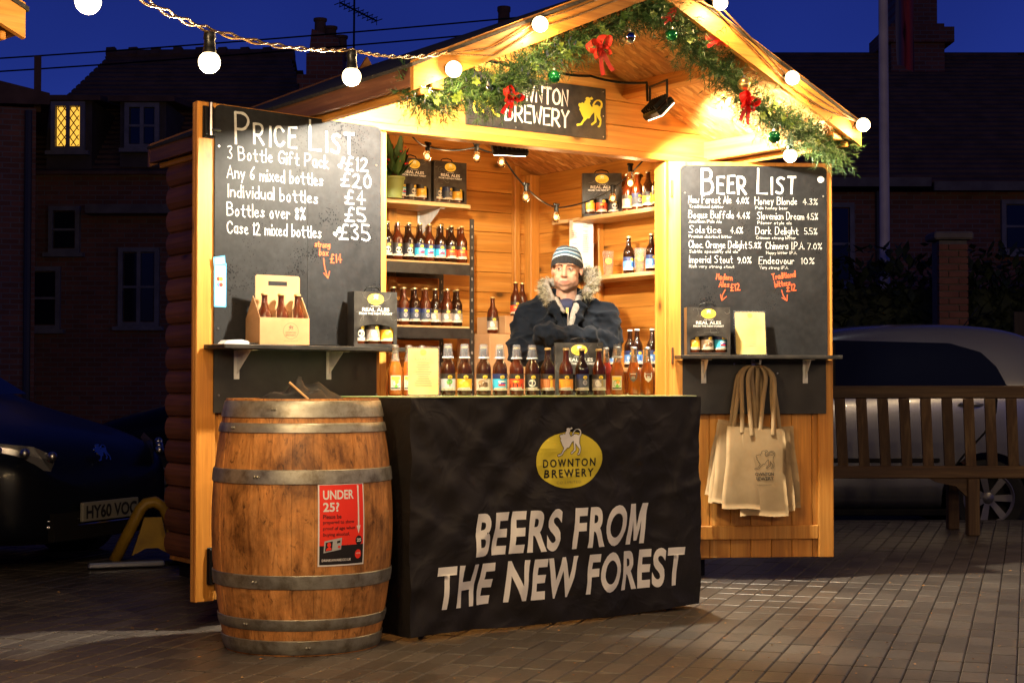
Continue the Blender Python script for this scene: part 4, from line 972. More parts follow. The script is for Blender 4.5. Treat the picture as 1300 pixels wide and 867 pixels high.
# ------------------------------------------------------------------ shelves inside
rk = thing('shelving_rack', 'black metal shelving rack against the back wall', 'shelving', HUT, (.50, 1.30, .12))
RM = simple_noise('rack_metal', (.012, .012, .012), (.028, .026, .024), 20, .35)
for x in (0, .88):
    for y in (0, .34):
        b = MB(); b.box(x, x+.03, y, y+.004, 0, 1.93); b.box(x if x == 0 else x+.026, x+.004 if x == 0 else x+.03, y+.004, y+.034, 0, 1.93)
        for k in range(30): b.box(x+.012, x+.018, y-.001, y-.0002, .05+k*.063, .066+k*.063, 1)
        b.build('upright', [RM, mat('slot_grey', (.30, .28, .25), .6)], rk)
for z, m_ in ((1.665, 0), (1.285, 0), (.87, 0), (.45, 0)):
    b = MB(); b.box(.031, .879, .001, .005, z-.075, z-.012); b.box(.031, .879, .34, .344, z-.075, z-.012); b.cbox(.005, .905, .006, .339, z-.011, z, .002, 1)
    b.build('shelf', [RM, SHELFP], rk)
topsh = thing('wall_shelf', 'pale pine shelf high on the back wall above the rack', 'shelf', HUT, (.45, 1.42, 2.135))
MB().cbox(0, .99, -.04, .275, -.012, .012, .003).build('board', SHELFP, topsh)
for x in (.12, .80): MB().box(x, x+.03, .0, .27, -.018, -.0125).box(x, x+.03, .262, .27, -.20, -.018).add([(x+.013, .26, -.17), (x+.013, .26, -.018), (x+.013, .03, -.018), (x+.017, .26, -.17), (x+.017, .26, -.018), (x+.017, .03, -.018)], [(0,1,2),(5,4,3),(0,2,5,3)]).build('bracket', WHITEM, topsh)
vv = ['mist', 'disc', 'moon', 'moon', 'flag', 'flag', 'sun', 'sun']
protos = {}
def stock(p, g, var, label, grp, F=HUT, yaw=0.):
    key = (g, var)
    if key not in protos:
        protos[key] = bottle(F, p, g, var, label, 'g', False, grp, yaw); return protos[key]
    return copy_thing(protos[key], F, p, yaw - math.degrees(F[3]) + 2, label, grp)
G1 = 'bottles stacked in rows on the back rack'
CNT = {}
def nth(k):
    CNT[k] = CNT.get(k, 0)+1; return ('first', 'second', 'third', 'fourth')[CNT[k]-1]
NM = {'moon': 'pale round picture', 'flag': 'blue and red flag picture', 'sun': 'red sunset picture', 'orange': 'bright orange picture', 'disc': 'grey disc picture', 'mist': 'misty white picture', 'gold': 'golden picture'}
seq1 = ['gold', 'gold', 'moon', 'moon', 'moon', 'flag', 'flag', 'flag', 'sun', 'sun']
for row, v in ((0, 1.345), (1, 1.415), (2, 1.485)):
    for i in range(10):
        vr = seq1[i]; lb = '%s from the left with %s, %s, upper rack shelf' % (nth((row, vr, 1)), NM[vr], ('front row', 'second row', 'back row')[row])
        stock((.685+.0735*i + (.036 if row == 1 else 0) + rnd.uniform(-.004, .004), v + rnd.uniform(-.008, .008), 1.786), 'd' if i % 3 else 'r', vr, lb, G1, yaw=rnd.uniform(-12, 12))
seq2 = ['orange', 'orange', 'orange', 'disc', 'disc', 'disc', 'disc', 'mist', 'mist', 'mist']
for row, v in ((0, 1.345), (1, 1.415)):
    for i in range(10):
        vr = seq2[i]; lb = '%s from the left with %s, %s, middle rack shelf' % (nth((row, vr, 2)), NM[vr], ('front row', 'back row')[row])
        stock((.655+.0735*i + (.036 if row else 0) + rnd.uniform(-.004, .004), v + rnd.uniform(-.008, .008), 1.406), 'd' if i % 2 else 'r', vr, lb, G1, yaw=rnd.uniform(-12, 12))
cproto = None
for i in range(7):
    lb = ('%s cider bottle with green apple label on the low rack shelf' if i < 3 else '%s red cider bottle with pale shield label on the low rack shelf') % nth(('c', i < 3))
    bottle(HUT, (.62+.09*i, 1.36, .991), 'p' if i > 2 else 'c', 'apple' if i < 3 else 'shield_pale', lb, 'w', False, 'cider bottles on the low shelf', rnd.uniform(-10, 10))
for i in range(3):
    bottle(HUT, (.27+.085*i-.35, -.28+.02*i, TZ), 'c' if i < 2 else 'p', 'apple' if i < 2 else 'shield_pale', ('left', 'middle', 'right')[i] + ' cider bottle standing behind the yellow menu card on the table', 'w', False, 'cider bottles behind the menu card', 5)
# cardboard boxes stacked by the rack
KRAFT = simple_noise('kraft_cardboard', (.40, .22, .10), (.50, .29, .14), 5, .75, .1, .002)
def carton(F, p, sx, sy, sz, label, yaw=0., txt=None):
    t = thing('cardboard_box', label, 'box', F, p, yaw)
    MB().cbox(0, sx, 0, sy, 0, sz, .004).build('carton', KRAFT, t)
    for s_ in (-1, 1): MB().cbox(0.002, sx-.002, sy/2+(.001 if s_ > 0 else -sy/2+.002), sy-.002 if s_ > 0 else sy/2-.001, sz+.0005, sz+.004, .001).build('flap', KRAFT, t)
    MB().box(sx*.0+.001, sx-.001, sy/2-.025, sy/2+.025, sz+.0045, sz+.0055).build('tape', mat('parcel_tape', (.45, .30, .12), .25), t)
    if txt:
        for s_, x, z, w_, h_ in txt: ptext(t, s_, x, z, w_, h_, INK, -.001)
    return t
carton(HUT, (1.47, 1.22, 1.00), .45, .36, .36, 'upper brown cardboard box printed with black words behind the bottles', 0, (('HANDLE WITH', .03, .09, .25, .035), ('CARE', .03, .04, .10, .03)))
carton(HUT, (1.46, 1.20, .56), .48, .40, .43, 'lower brown cardboard box under the printed one')
carton(HUT, (1.45, 1.20, .12), .50, .40, .43, 'bottom brown cardboard box standing on the stall floor')
carton(HUT, (1.62, 1.27, 1.367), .33, .30, .105, 'flat brown carton lying open on top of the printed box', 2)
for (u, v, z, g, vr) in ((1.51, 1.30, 1.367, 'r', 'mist'), (1.44, 1.45, 1.406-.04, 'd', 'mist')): pass
stock((1.545, 1.30, 1.366), 'r', 'mist', 'beer bottle alone on the box just right of the rack upright', G1)
stock((1.80, 1.42, 1.473), 'r', 'sun', 'left of two beer bottles on the flat carton by the salesman\'s shoulder', G1)
stock((1.885, 1.47, 1.473), 'r', 'sun', 'right of two beer bottles on the flat carton by the salesman\'s shoulder', G1)
# right wall shelves
for z, v0, v1, lb in ((2.045, .12, 1.18, 'upper pale pine shelf on the right inner wall'), (1.685, .12, 1.00, 'lower pale pine shelf on the right inner wall')):
    t = thing('wall_shelf', lb, 'shelf', HUT, (1.90, v0, z))
    MB().cbox(0, .225, 0, v1-v0, -.012, .012, .003).build('board', wood('shelf_pine_y', 1, (.55, .30, .12), (.68, .42, .19), (.8, .55, .28)), t)
    MB().box(.05, .215, .84, .86, -.13, -.013).build('bracket', P[2], t)
t = thing('wall_shelf', 'lowest pine shelf on the right inner wall behind the ciders', 'shelf', HUT, (1.80, .12, 1.14)); MB().cbox(0, .325, 0, .9, -.012, .012, .003).build('board', MATS['shelf_pine_y'], t)
G2 = 'bottles on the right wall shelves'
for (u, v, z, g, vr, lb) in ((1.985, .54, 1.698, 'd', 'blue', 'left of two bottles with blue labels on the lower right shelf'), (1.985, .335, 1.698, 'd', 'blue', 'right of two bottles with blue labels on the lower right shelf'),
    (1.97, .345, 2.058, 'b', 'gold', 'dark bottle with a golden label at the right of the upper right shelf'), (1.97, .26, 2.058, 'b', 'gold', 'bottle with a golden label at the post on the upper right shelf')):
    bottle(HUT, (u, v, z), g, vr, lb, 'g', False, G2, rnd.uniform(-15, 10))
for (v, vr, lb) in ((.53, 'mist', 'red-brown bottle with a misty label, leftmost loose bottle on upper right shelf'), (.44, 'shield_pale', 'red-brown bottle with grey disc label beside the golden label, upper right shelf')):
    bottle(HUT, (1.97, v, 2.058), 'r', 'mist' if v > .5 else 'disc', lb, 'w', False, G2)
for i, v in enumerate((.80, .70, .60, .50, .40, .30)):
    bottle(HUT, (1.93+.03*(i % 2), v, 1.153), 'd', 'blue', ('first', 'second', 'third', 'fourth', 'fifth', 'sixth')[i] + ' from the left of the blue-label bottles behind the ciders', 'w', False, 'blue label bottles behind the ciders', rnd.uniform(-10, 10))
GLS = mat('thin_glass', (.95, .95, .95), .02, trans=.95)
for i, (u, v) in enumerate(((1.96, .70), (1.98, .435), (2.03, .40))):
    t = thing('beer_glass', ('left', 'middle', 'right')[i] + ' straight beer glass with a yellow badge on the lower right shelf', 'glass', HUT, (u, v, 1.698), -35, 'beer glasses on the lower right shelf')
    MB().lathe([(0, 0), (.026, 0), (.034, .145), (.0325, .145), (.0245, .008), (0, .008)], 18).build('glass', GLS, t, smooth=True)
    b = MB(); V = []; cyl(b, disc(0, .085, .019, .017, 16), BR+.0012); b.build('badge', YEL, t)

# ------------------------------------------------------------------ gift packs
PACKM = simple_noise('pack_black', (.012, .011, .010), (.05, .045, .04), 14, .3, 0, .002, detail=8)
SWIRL = mat('pack_swirl', (.16, .15, .14), .35); SILV = mat('pack_lettering', (.75, .73, .68), .4)
def gift_pack(F, p, label, vars_, yaw=0., w_=.235, h_=.255, d_=.085, vis=True, short=''):
    t = thing('gift_pack', label, 'gift pack', F, p, yaw)
    hb = .105
    arch = [(w_-.018, .014), (w_-.018, hb-.03)] + [(w_/2+(w_/2-.018)*math.cos(a), hb-.03+.028*math.sin(a)) for a in [math.pi*k/12 for k in range(1, 12)]] + [(.018, hb-.03), (.018, .014)]
    b = MB()
    out = [(0, 0), (0, h_), (w_, h_), (w_, 0)]
    # front with a cut-out: strips round the arch
    ar = arch; n = len(ar)
    V = [(x, 0, z) for x, z in ar]; F2 = []
    top_ = [(x, 0, h_) for x, z in ar[1:-1]]
    b.add([(x, 0, z) for x, z in ar[1:-1]] + top_, [(i+1, i, len(top_)+i, len(top_)+i+1) for i in range(len(top_)-1)])
    b.box(0, w_, 0, .002, 0, .014); b.add([(0, 0, .014), (.018, 0, .014), (.018, 0, h_), (0, 0, h_)], [(0, 1, 2, 3)]); b.add([(w_-.018, 0, .014), (w_, 0, .014), (w_, 0, h_), (w_-.018, 0, h_)], [(0, 1, 2, 3)])
    b.box(0, .002, .0005, d_, 0, h_); b.box(w_-.002, w_, .0005, d_, 0, h_); b.box(0.002, w_-.002, d_-.002, d_, 0, h_); b.box(.002, w_-.002, .002, d_-.002, 0, .002)
    b.box(.002, w_-.002, .001, d_-.002, h_-.002, h_)
    b.build('carton', PACKM, t)
    MB().tube([(w_*.3, d_/2, h_-.002), (w_*.36, d_/2, h_+.018), (w_*.5, d_/2, h_+.025), (w_*.64, d_/2, h_+.018), (w_*.7, d_/2, h_-.002)], .0035, 6).build('handle', BLACKM, t, smooth='all')
    b = MB(); b.flat(disc(w_/2, h_-.035, .040, .026, 26), -.0006); b.build('badge', YEL, t)
    b = MB(); b.flat(lion(w_/2, h_-.036, .024), -.0012); b.build('emblem', CREAM, t)
    ptext(t, 'DOWNTON', w_/2, h_-.044, .050, .0055, INK, -.0012, align='c', bold=.01); ptext(t, 'BREWERY', w_/2, h_-.052, .046, .0055, INK, -.0012, align='c', bold=.01)
    ptext(t, 'REAL ALES', w_/2, h_-.092, .135, .017, SILV, -.0008, align='c', bold=.012); ptext(t, 'FROM THE NEW FOREST', w_/2, h_-.107, .165, .010, SILV, -.0008, align='c', bold=.012)
    ptext(t, 'HAND CRAFTED', w_/2, h_-.070, .05, .005, SILV, -.0008, align='c')
    b = MB()
    for k in range(7):
        cx_, cz_, r0 = rnd.uniform(.0, w_), rnd.uniform(.10, h_), rnd.uniform(.02, .05); a0 = rnd.uniform(0, 6)
        pts = []
        for q_ in range(14):
            a = a0+q_*.3; r_ = r0*(1-.05*q_); x_, z_ = cx_+r_*math.cos(a), cz_+r_*math.sin(a)
            if .003 < x_ < w_-.003 and hb+.01 < z_ < h_-.003: pts.append((x_, -.0004, z_))
        if len(pts) > 3: b.tube(pts, .0007, 3)
    if b.v: b.build('swirl_print', SWIRL, t)
    if vis:
        for i, vr in enumerate(vars_):
            x_ = w_/2 + (i-1)*.0725
            c_, s_ = math.cos(F[3]+R(yaw)), math.sin(F[3]+R(yaw)); o0 = W(F, *p); pos = o0 + Vector((x_*c_ - .040*s_*1, x_*s_ + .040*c_, .004))
            q_ = bottle(WD, tuple(pos), 'b' if i % 2 else 'r', vr, ('left', 'middle', 'right')[i] + ' bottle inside the ' + short, 'g', False, 'bottles inside the gift packs', math.degrees(F[3])+yaw)
    return t
gift_pack(HUT, (.945, 1.42, 2.148), 'left black gift pack on the high back shelf, beside the plant', ('flag', 'moon', 'gold'), short='left pack on the high back shelf')
gift_pack(HUT, (1.200, 1.42, 2.148), 'right black gift pack on the high back shelf, next to its twin', ('moon', 'disc', 'gold'), short='right pack on the high back shelf')
gift_pack(HUT, (1.875, .84, 2.058), 'black gift pack on the upper right shelf below the small bulbs', ('gold', 'sun', 'moon'), yaw=-35, short='pack on the upper right shelf')
gift_pack(LL, (.765, -.135, 1.232), 'black gift pack at the right of the price list shelf', ('moon', 'mist', 'gold'), yaw=-16, w_=.215, short='pack on the price list shelf')
gift_pack(RL, (.070, -.155, 1.217), 'black gift pack on the beer list shelf beside a menu card', ('gold', 'bison', 'flag'), yaw=-2, short='pack on the beer list shelf')
gift_pack(HUT, (.755, -.40, TZ), 'black gift pack standing behind the bottles on the table', ('gold', 'sun', 'moon'), yaw=-32, w_=.235, vis=False)
# menu cards in clear stands
ACR = mat('acrylic', (.95, .95, .95), .05, trans=.95)
PAPY = simple_noise('cream_menu_paper', (.42, .32, .10), (.50, .40, .15), 8, .6)
def menu_card(F, p, label, w_, h_, tilt, yaw=0.):
    t = thing('menu_card', label, 'menu card', F, p, yaw); M_ = Matrix.Rotation(R(-tilt), 4, 'X')
    def flatm(name, pts, y, m_):
        b = MB(); b.flat(pts, y); b.v = [tuple(M_ @ Vector(v)) for v in b.v]; return b.build(name, m_, t)
    b = MB(); b.cbox(-w_/2-.006, w_/2+.006, .0035, .0065, 0, h_+.008, .001, 0, M_); b.cbox(-w_/2-.006, w_/2+.006, -.01, .06, .001, .004, .001); b.build('holder', ACR, t)
    flatm('card', rrect(-w_/2, w_/2, .004, h_, .008, 3), 0, PAPY)
    flatm('badge', disc(0, h_-.018, .014, .013, 18), -.0008, YEL)
    b = MB()
    for k in range(10): b.flat([(-.035+.0075*k-.002, h_-.052), (-.035+.0075*k+.002, h_-.052), (-.035+.0075*k+.001, h_-.036), (-.035+.0075*k-.001, h_-.036)], -.0008)
    for k in range(11):
        l_ = rnd.uniform(.02, .04); z_ = h_-.066-k*(h_-.09)/12; b.flat([(-l_, z_), (l_, z_), (l_, z_+.0028), (-l_, z_+.0028)], -.0008)
    b.v = [tuple(M_ @ Vector(v)) for v in b.v]; b.build('print', mat('menu_ink', (.28, .22, .12), .7), t)
    return t
menu_card(HUT, (-.125, -.60, TZ), 'leaning yellow menu card in a clear stand at the left of the table', .135, .215, 8, -30)
menu_card(RL, (.435, -.10, 1.217), 'yellow menu card in a clear stand on the beer list shelf', .165, .235, 8)
# hanging paper list
t = thing('price_sheet', 'white typed sheet hanging over the right wall shelf edge', 'paper sheet', HUT, (1.885, .98, 2.045), -35)
b = MB(); V = []
for j in range(10):
    for i in range(5): V.append((i*.036, -.004*math.sin(i*.8)-.0025*j*math.sin(j*.3), -.315*j/9))
b.add(V, [(j*5+i, (j+1)*5+i, (j+1)*5+i+1, j*5+i+1) for j in range(9) for i in range(4)]); b.build('sheet', mat('paper', (.72, .72, .72), .7), t, smooth='all')
b = MB()
for k in range(22):
    z = -.03-.0125*k
    for x in (.012, .08):
        if rnd.random() < .75: b.flat([(x, z), (x+rnd.uniform(.02, .05), z), (x+.03, z+.003), (x, z+.003)], -.022)
b.build('print', mat('faint_ink', (.35, .35, .38), .7), t)
# plant on the shelf
pl = thing('potted_plant', 'leafy green plant in a green pot at the end of the high shelf', 'plant', HUT, (.885, 1.375, 2.148))
MB().lathe([(0, 0), (.055, 0), (.07, .11), (.075, .112), (.075, .125), (.066, .125), (.06, .10), (0, .10)], 20).build('pot', simple_noise('green_pot', (.20, .26, .07), (.26, .32, .10), 5, .5), pl, smooth=True)
LEAFG = simple_noise('plant_leaf', (.02, .06, .015), (.06, .14, .03), 9, .4)
b = MB()
for k in range(46):
    a = rnd.uniform(0, 6.28); l_ = rnd.uniform(.10, .24); tz = rnd.uniform(.10, .30); ex = Vector((math.cos(a)*l_*.6, math.sin(a)*l_*.6, .1+tz)); mid = Vector((ex.x*.6, ex.y*.6, .10+tz*.6)); s_ = rnd.uniform(.02, .036); n_ = Vector((-math.sin(a), math.cos(a), .1))
    b.add([mid*.8, mid+n_*s_, ex, mid-n_*s_], [(0, 1, 2, 3)])
b.build('foliage', LEAFG, pl)
b = MB()
for k in range(18): b.sphere((rnd.uniform(-.08, .08), rnd.uniform(-.10, -.02), rnd.uniform(.17, .32)), .006, 6, 5)
tag(b.build('berry', mat('berry', (.6, .02, .02), .3), pl), kind='stuff')

# ------------------------------------------------------------------ kraft carrier on the left shelf
kc = thing('bottle_carrier', 'brown cardboard bottle carrier with a cut-out handle on the price list shelf', 'bottle carrier', LL, (.225, -.165, 1.232), -7)
cw, cd = .245, .135
KR2 = simple_noise('carrier_card', (.38, .205, .09), (.46, .26, .12), 7, .7, .1, .001)
b = MB()
b.box(0, cw, 0, .002, 0, .118); b.box(0, .002, .0022, cd-.0022, 0, .118)
b.box(cw-.002, cw, .0022, cd-.0022, 0, .118); b.box(0, cw, cd-.002, cd, 0, .118); b.box(.002, cw-.002, .0022, cd-.0022, 0, .003)
for x0 in (0, cw-.002): b.add([(x0, .0022, .118), (x0, cd-.0022, .118), (x0, cd*.5, .215), (x0+.002, .0022, .118), (x0+.002, cd-.0022, .118), (x0+.002, cd*.5, .215)], [(0, 1, 2), (5, 4, 3), (0, 2, 5, 3), (1, 4, 5, 2)])
for k in (1, 2): b.box(cw*k/3-.001, cw*k/3+.001, .003, cd*.5-.001, .003, .15)
b.build('carton', KR2, kc)
b = MB(); y_ = cd*.5; hw0, hw1, hz0, hz1 = .075, .170, .262, .282
b.box(.012, cw-.012, y_, y_+.002, .12, hz0); b.box(.012, hw0, y_, y_+.002, hz0, hz1); b.box(hw1, cw-.012, y_, y_+.002, hz0, hz1); b.flat([(.012, hz1), (cw-.012, hz1), (cw-.012, .300), (cw-.020, .308), (.020, .308), (.012, .300)], y_, 0, .002)
b.build('handle_panel', KR2, kc)
KP = mat('carrier_print', (.16, .09, .05), .7)
ring = MB(); r_o, r_i = disc(cw*.62, .060, .038, .036, 28), disc(cw*.62, .060, .0365, .0345, 28)
ring.add([(x, -.0005, z) for x, z in r_o] + [(x, -.0005, z) for x, z in r_i], [(i, (i+1) % 28, 28+(i+1) % 28, 28+i) for i in range(28)]); ring.flat(lion(cw*.62, .063, .024), -.0005); ring.build('emblem', KP, kc)
ptext(kc, 'DOWNTON', cw*.62, .050, .052, .008, KP, -.0006, align='c', bold=.015); ptext(kc, 'BREWERY', cw*.62, .038, .050, .008, KP, -.0006, align='c', bold=.015); ptext(kc, 'www.downtonbrewery.com', cw*.62, .014, .07, .005, KP, -.0006, align='c')
for r_ in range(2):
    for k in range(3):
        lx, ly = cw*(k+.5)/3, cd*(.27+.46*r_); yw = LL[3]+R(-7); o0 = W(LL, .225, -.165, 1.236)
        bottle(WD, (o0.x+lx*math.cos(yw)-ly*math.sin(yw), o0.y+lx*math.sin(yw)+ly*math.cos(yw), o0.z), 'r', 'moon', '%s bottle in the %s row of the brown cardboard carrier' % (('left', 'middle', 'right')[k], ('front', 'back')[r_]), 'g', False, 'bottles in the cardboard carrier')
# long knife / opener lying on the left shelf, dark tray
t = thing('bar_blade', 'flat dark strip with a pale rounded end lying on the price list shelf', 'tray', LL, (.05, -.15, 1.2315))
MB().flat([(0, 0), (.02, .016), (.09, .020), (.13, .012), (.13, 0)], 0, 0, .05).build('end_cap', mat('pale_plastic', (.5, .52, .56), .25), t); MB().cbox(.131, .62, 0, .05, 0, .007, .002).build('strip', BLACKM, t)
# bag hook and cotton bags under the right shelf
hk = thing('bag_hook', 'dark metal hook bracket under the beer list shelf', 'hook', RL, (.465, -.03, 1.12))
MB().cbox(-.01, .01, .006, .012, 0, .08, .002).tube([(0, .004, .06), (0, -.06, .055), (0, -.14, .05), (0, -.15, .07)], .006, 8).build('hook', STEEL, hk, smooth=True)
COT = simple_noise('cotton_canvas', (.23, .155, .075), (.32, .225, .12), 6, .85, .15, .002)
def bag(i, x, y, z, w_, h_, rot, label, prt=False):
    t = thing('cotton_bag', label, 'tote bag', RL, (.465, y, 1.17), 0, 'cotton bags hanging from the hook'); t.rotation_euler[1] = R(rot)
    rs = random.Random(i*5+1); ph = rs.uniform(0, 6); nx, nz = 12, 14; b = MB(); V = []
    topz = -.345 + z
    for side in (0, 1):
        for j in range(nz+1):
            for k in range(nx+1):
                s_ = k/nx; tz = j/nz; X = x + (s_-.5)*w_*(1+.06*tz); fold = .006*math.sin(s_*9+ph)*tz + .008*math.sin(s_*4+ph*2)*(.4+tz)
                edge = math.sin(math.pi*s_)**.5; Y = fold - (.014*edge if side == 0 else -.002*edge) + .010*abs(s_-.5)*(1-tz)
                V.append((X + .004*math.sin(tz*8+ph), Y, topz - h_*tz + .006*math.sin(s_*6+ph)*(tz-.2)))
    n = (nx+1)*(nz+1)
    for j in range(nz):
        for k in range(nx):
            a = j*(nx+1)+k; b_ = (a, a+nx+1, a+nx+2, a+1); b.f.append(b_); b.m.append(0); b.f.append(tuple(n+q_ for q_ in b_[::-1])); b.m.append(0)
    for j in range(nz): 
        for k in (0, nx): a = j*(nx+1)+k; b.f.append((a, a+nx+1, n+a+nx+1, n+a)); b.m.append(0)
    for k in range(nx): a = nz*(nx+1)+k; b.f.append((a, a+1, n+a+1, n+a)); b.m.append(0)
    b.v = V; b.build('bag_body', COT, t, smooth='all')
    for s_ in (-1, 1):
        pts = []
        for q_ in range(11):
            tt = q_/10; xx = (x + s_*(.062+.012*math.sin(tt*3.1+i)))*(1-max(0, tt-.55)**1.6*3.2) ; pts.append((xx, -.012+.010*tt, topz-.03+(.02-topz)*math.sin(tt*math.pi/2)**.95))
        b = MB(); V = []
        for q_, p in enumerate(pts):
            wv = .0115
            for e_ in (-1, 1):
                for f_ in (-1, 1): V.append((p[0]+e_*wv, p[1]+f_*.0015+.004*math.sin(q_+i), p[2]+ (0)))
        for q_ in range(10):
            a = q_*4; c = a+4
            b.f += [(a, a+2, c+2, c), (a+1, c+1, c+3, a+3), (a, c, c+1, a+1), (a+2, a+3, c+3, c+2)]; b.m += [0]*4
        b.v = V; b.build('strap', COT, t, smooth='all')
    if prt:
        yy = -.030
        b = MB()
        def conf(X, Z):
            s_ = min(max((X-x)/w_+.5, 0), 1); tz = min(max((topz-Z)/h_, 0), 1); fold = .006*math.sin(s_*9+ph)*tz + .008*math.sin(s_*4+ph*2)*(.4+tz)
            return Vector((X, fold-.014*math.sin(math.pi*s_)**.5+.010*abs(s_-.5)*(1-tz)-.0022, Z))
        L_ = lion(x+.01, topz-.215, .105); L2 = L_ + [L_[0]]
        for a, c in zip(L2[:-1], L2[1:]):
            d = Vector((c[0]-a[0], c[1]-a[1])); 
            if d.length < 1e-5: continue
            n_ = Vector((-d.y, d.x)).normalized()*.0011
            pt = [conf(a[0]+n_.x, a[1]+n_.y), conf(a[0]-n_.x, a[1]-n_.y), conf(c[0]-n_.x, c[1]-n_.y), conf(c[0]+n_.x, c[1]+n_.y)]; b.add(pt, [(0, 1, 2, 3), (3, 2, 1, 0)])
        b.build('emblem', INK, t)
        for s_, zz, ww in (('DOWNTON', .248, .115), ('BREWERY', .272, .115)): ptext(t, s_, x-.058, topz-zz, ww, .018, INK, bold=.02, conform=conf, cut=.02)
        ptext(t, 'www.downtonbrewery.com', x-.045, topz-.300, .09, .006, INK, conform=conf, cut=.03)
    return t
sets = [(.0, -.030, .02, .30, .42, 9), (-.02, -.045, .005, .29, .43, 6.5), (.04, -.038, -.005, .31, .45, -4), (-.03, -.060, .010, .28, .43, 5), (.03, -.070, -.01, .28, .45, -2.5), (-.01, -.085, .0, .25, .44, 3.5), (.02, -.100, -.01, .25, .465, -1)]
for i, (x, y, z, w_, h_, r_) in enumerate(sets):
    bag(i, x, y, z, w_, h_, r_, 'front natural cotton bag printed with a black lion outline' if i == 6 else ('hindmost cotton bag of the bundle, sticking out furthest to the left' if i == 0 else ('', 'second cotton bag from the back, its left edge showing at left', 'plain cotton bag tilted right, its right edge outermost', 'plain cotton bag tilted left in the middle of the bundle', 'plain cotton bag tilted slightly right in the middle of the bundle', 'plain cotton bag directly behind the printed front one')[i]), i == 6)

# ------------------------------------------------------------------ table, cloth
tb = thing('folding_table', 'folding table hidden under the black cloth', 'table', TB, (0, 0, 0))
MB().cbox(.01, 1.64, .01, .60, .965, .995, .005).build('table_top', simple_noise('table_grey', (.4, .4, .4), (.5, .5, .5), 5, .6), tb)
for x in (.12, 1.53):
    for y in (.08, .53): MB().tube([(x, y, 0), (x, y, .965)], .014, 10).build('leg', BLACKM, tb, smooth=True)
CLOTH = mat('black_cloth', (.020, .015, .013), .55, spec=.4); mp = objco(CLOTH, (1, 1, 1), False)
f1 = noise_n(CLOTH, mp.outputs[0], 900, 2); f2 = noise_n(CLOTH, mp.outputs[0], 4, 5)
setc(CLOTH, ramp(CLOTH, f2, [(.35, (.009, .007, .006)), (.7, (.019, .015, .013))])); 
N_, L_, B_ = nodes(CLOTH); _a = N_.new('ShaderNodeMath'); _a.operation = 'SUBTRACT'; _a.inputs[1].default_value = .5
f3 = noise_n(CLOTH, mp.outputs[0], 4.5, 3, .8, .5); L_.new(f3, _a.inputs[0]); _b = N_.new('ShaderNodeMath'); _b.operation = 'ABSOLUTE'; L_.new(_a.outputs[0], _b.inputs[0])
_c = N_.new('ShaderNodeMapRange'); _c.inputs['From Max'].default_value = .09; _c.inputs['To Min'].default_value = 1; _c.inputs['To Max'].default_value = 0; L_.new(_b.outputs[0], _c.inputs['Value'])
_d = N_.new('ShaderNodeMath'); _d.operation = 'MULTIPLY_ADD'; L_.new(f1, _d.inputs[0]); _d.inputs[1].default_value = .12; L_.new(_c.outputs[0], _d.inputs[2]); bump(CLOTH, _d.outputs[0], .35, .005)
def fold(x, z):
    d = (1.0-z); s_ = 0
    s_ += .014*d*math.sin(x*7.0+.6+d*1.2) + .008*d*math.sin(x*15+2.+d*3)
    s_ += .006*math.sin((x*1.0+z*1.6)*17)*max(0, math.sin(x*2.2+z*2.0)) + .0045*math.sin((x*1.3-z*1.2)*24+1)*max(0, math.sin(x*3.1-z*1.5+1.2))
    s_ += .018*noise.noise(Vector((x*2.6, z*2.6, 3.3))) + .010*noise.noise(Vector((x*7, z*7, 9.3))) + .005*(1-abs(noise.noise(Vector((x*9+z*4, z*9-x*5, 2.3))))*2)
    for (px, pz, dx, dz, am) in ((.0, 1.0, .5, -.9, .010), (.12, 1.0, .9, -.75, .008), (1.67, 1.0, -.35, -.9, .009), (.0, .55, .6, -.35, .006), (1.66, .6, -.7, -.2, .005)):
        l = math.hypot(dx, dz); ux, uz = dx/l, dz/l; t_ = (x-px)*ux+(z-pz)*uz; q_ = (x-px)*uz-(z-pz)*ux
        if t_ > 0: s_ += am*math.exp(-(q_/(.018+.03*t_))**2)*math.exp(-t_*1.4)
    return s_
cl = MB(); NX, NZ = 150, 90; x0c, x1c = .0, 1.66
V = []
for j in range(NZ+1):
    for i in range(NX+1):
        t = j/NZ; x = x0c + (x1c-x0c)*i/NX; z = 1.0 - .995*t + (.004*math.sin(x*9)+.006*math.sin(x*3.7+1)+.008)*t
        V.append((x*(1+.0*t), -.012*t*0 - fold(x, z) - .004, z))
cl.add(V, [(j*(NX+1)+i, (j+1)*(NX+1)+i, (j+1)*(NX+1)+i+1, j*(NX+1)+i+1) for j in range(NZ) for i in range(NX)])
NS = 40
for side, xs_ in ((0, 0.), (1, x1c)):
    V = []
    for j in range(NZ+1):
        for i in range(NS+1):
            t = j/NZ; s_ = i/NS; z = 1.0-.995*t; z2 = z + (.004*math.sin(xs_*9)+.006*math.sin(xs_*3.7+1)+.008)*t
            yf = -fold(xs_, z2)-.004; y = yf + (.615-yf)*s_
            off = (.010*math.sin(y*22+1)*t + .016*noise.noise(Vector((y*5, z*3, 1.1+side)))*t)*math.sin(math.pi*min(1, s_*4)/2 if s_ < .25 else math.pi/2)
            V.append((xs_ + (-off-.012*t*s_ if side == 0 else off), y, z2*(1-s_)+(z+.0)*s_))
    cl.add(V, [((j*(NS+1)+i, j*(NS+1)+i+1, (j+1)*(NS+1)+i+1, (j+1)*(NS+1)+i) if side == 0 else (j*(NS+1)+i, (j+1)*(NS+1)+i, (j+1)*(NS+1)+i+1, j*(NS+1)+i+1)) for j in range(NZ) for i in range(NS)])
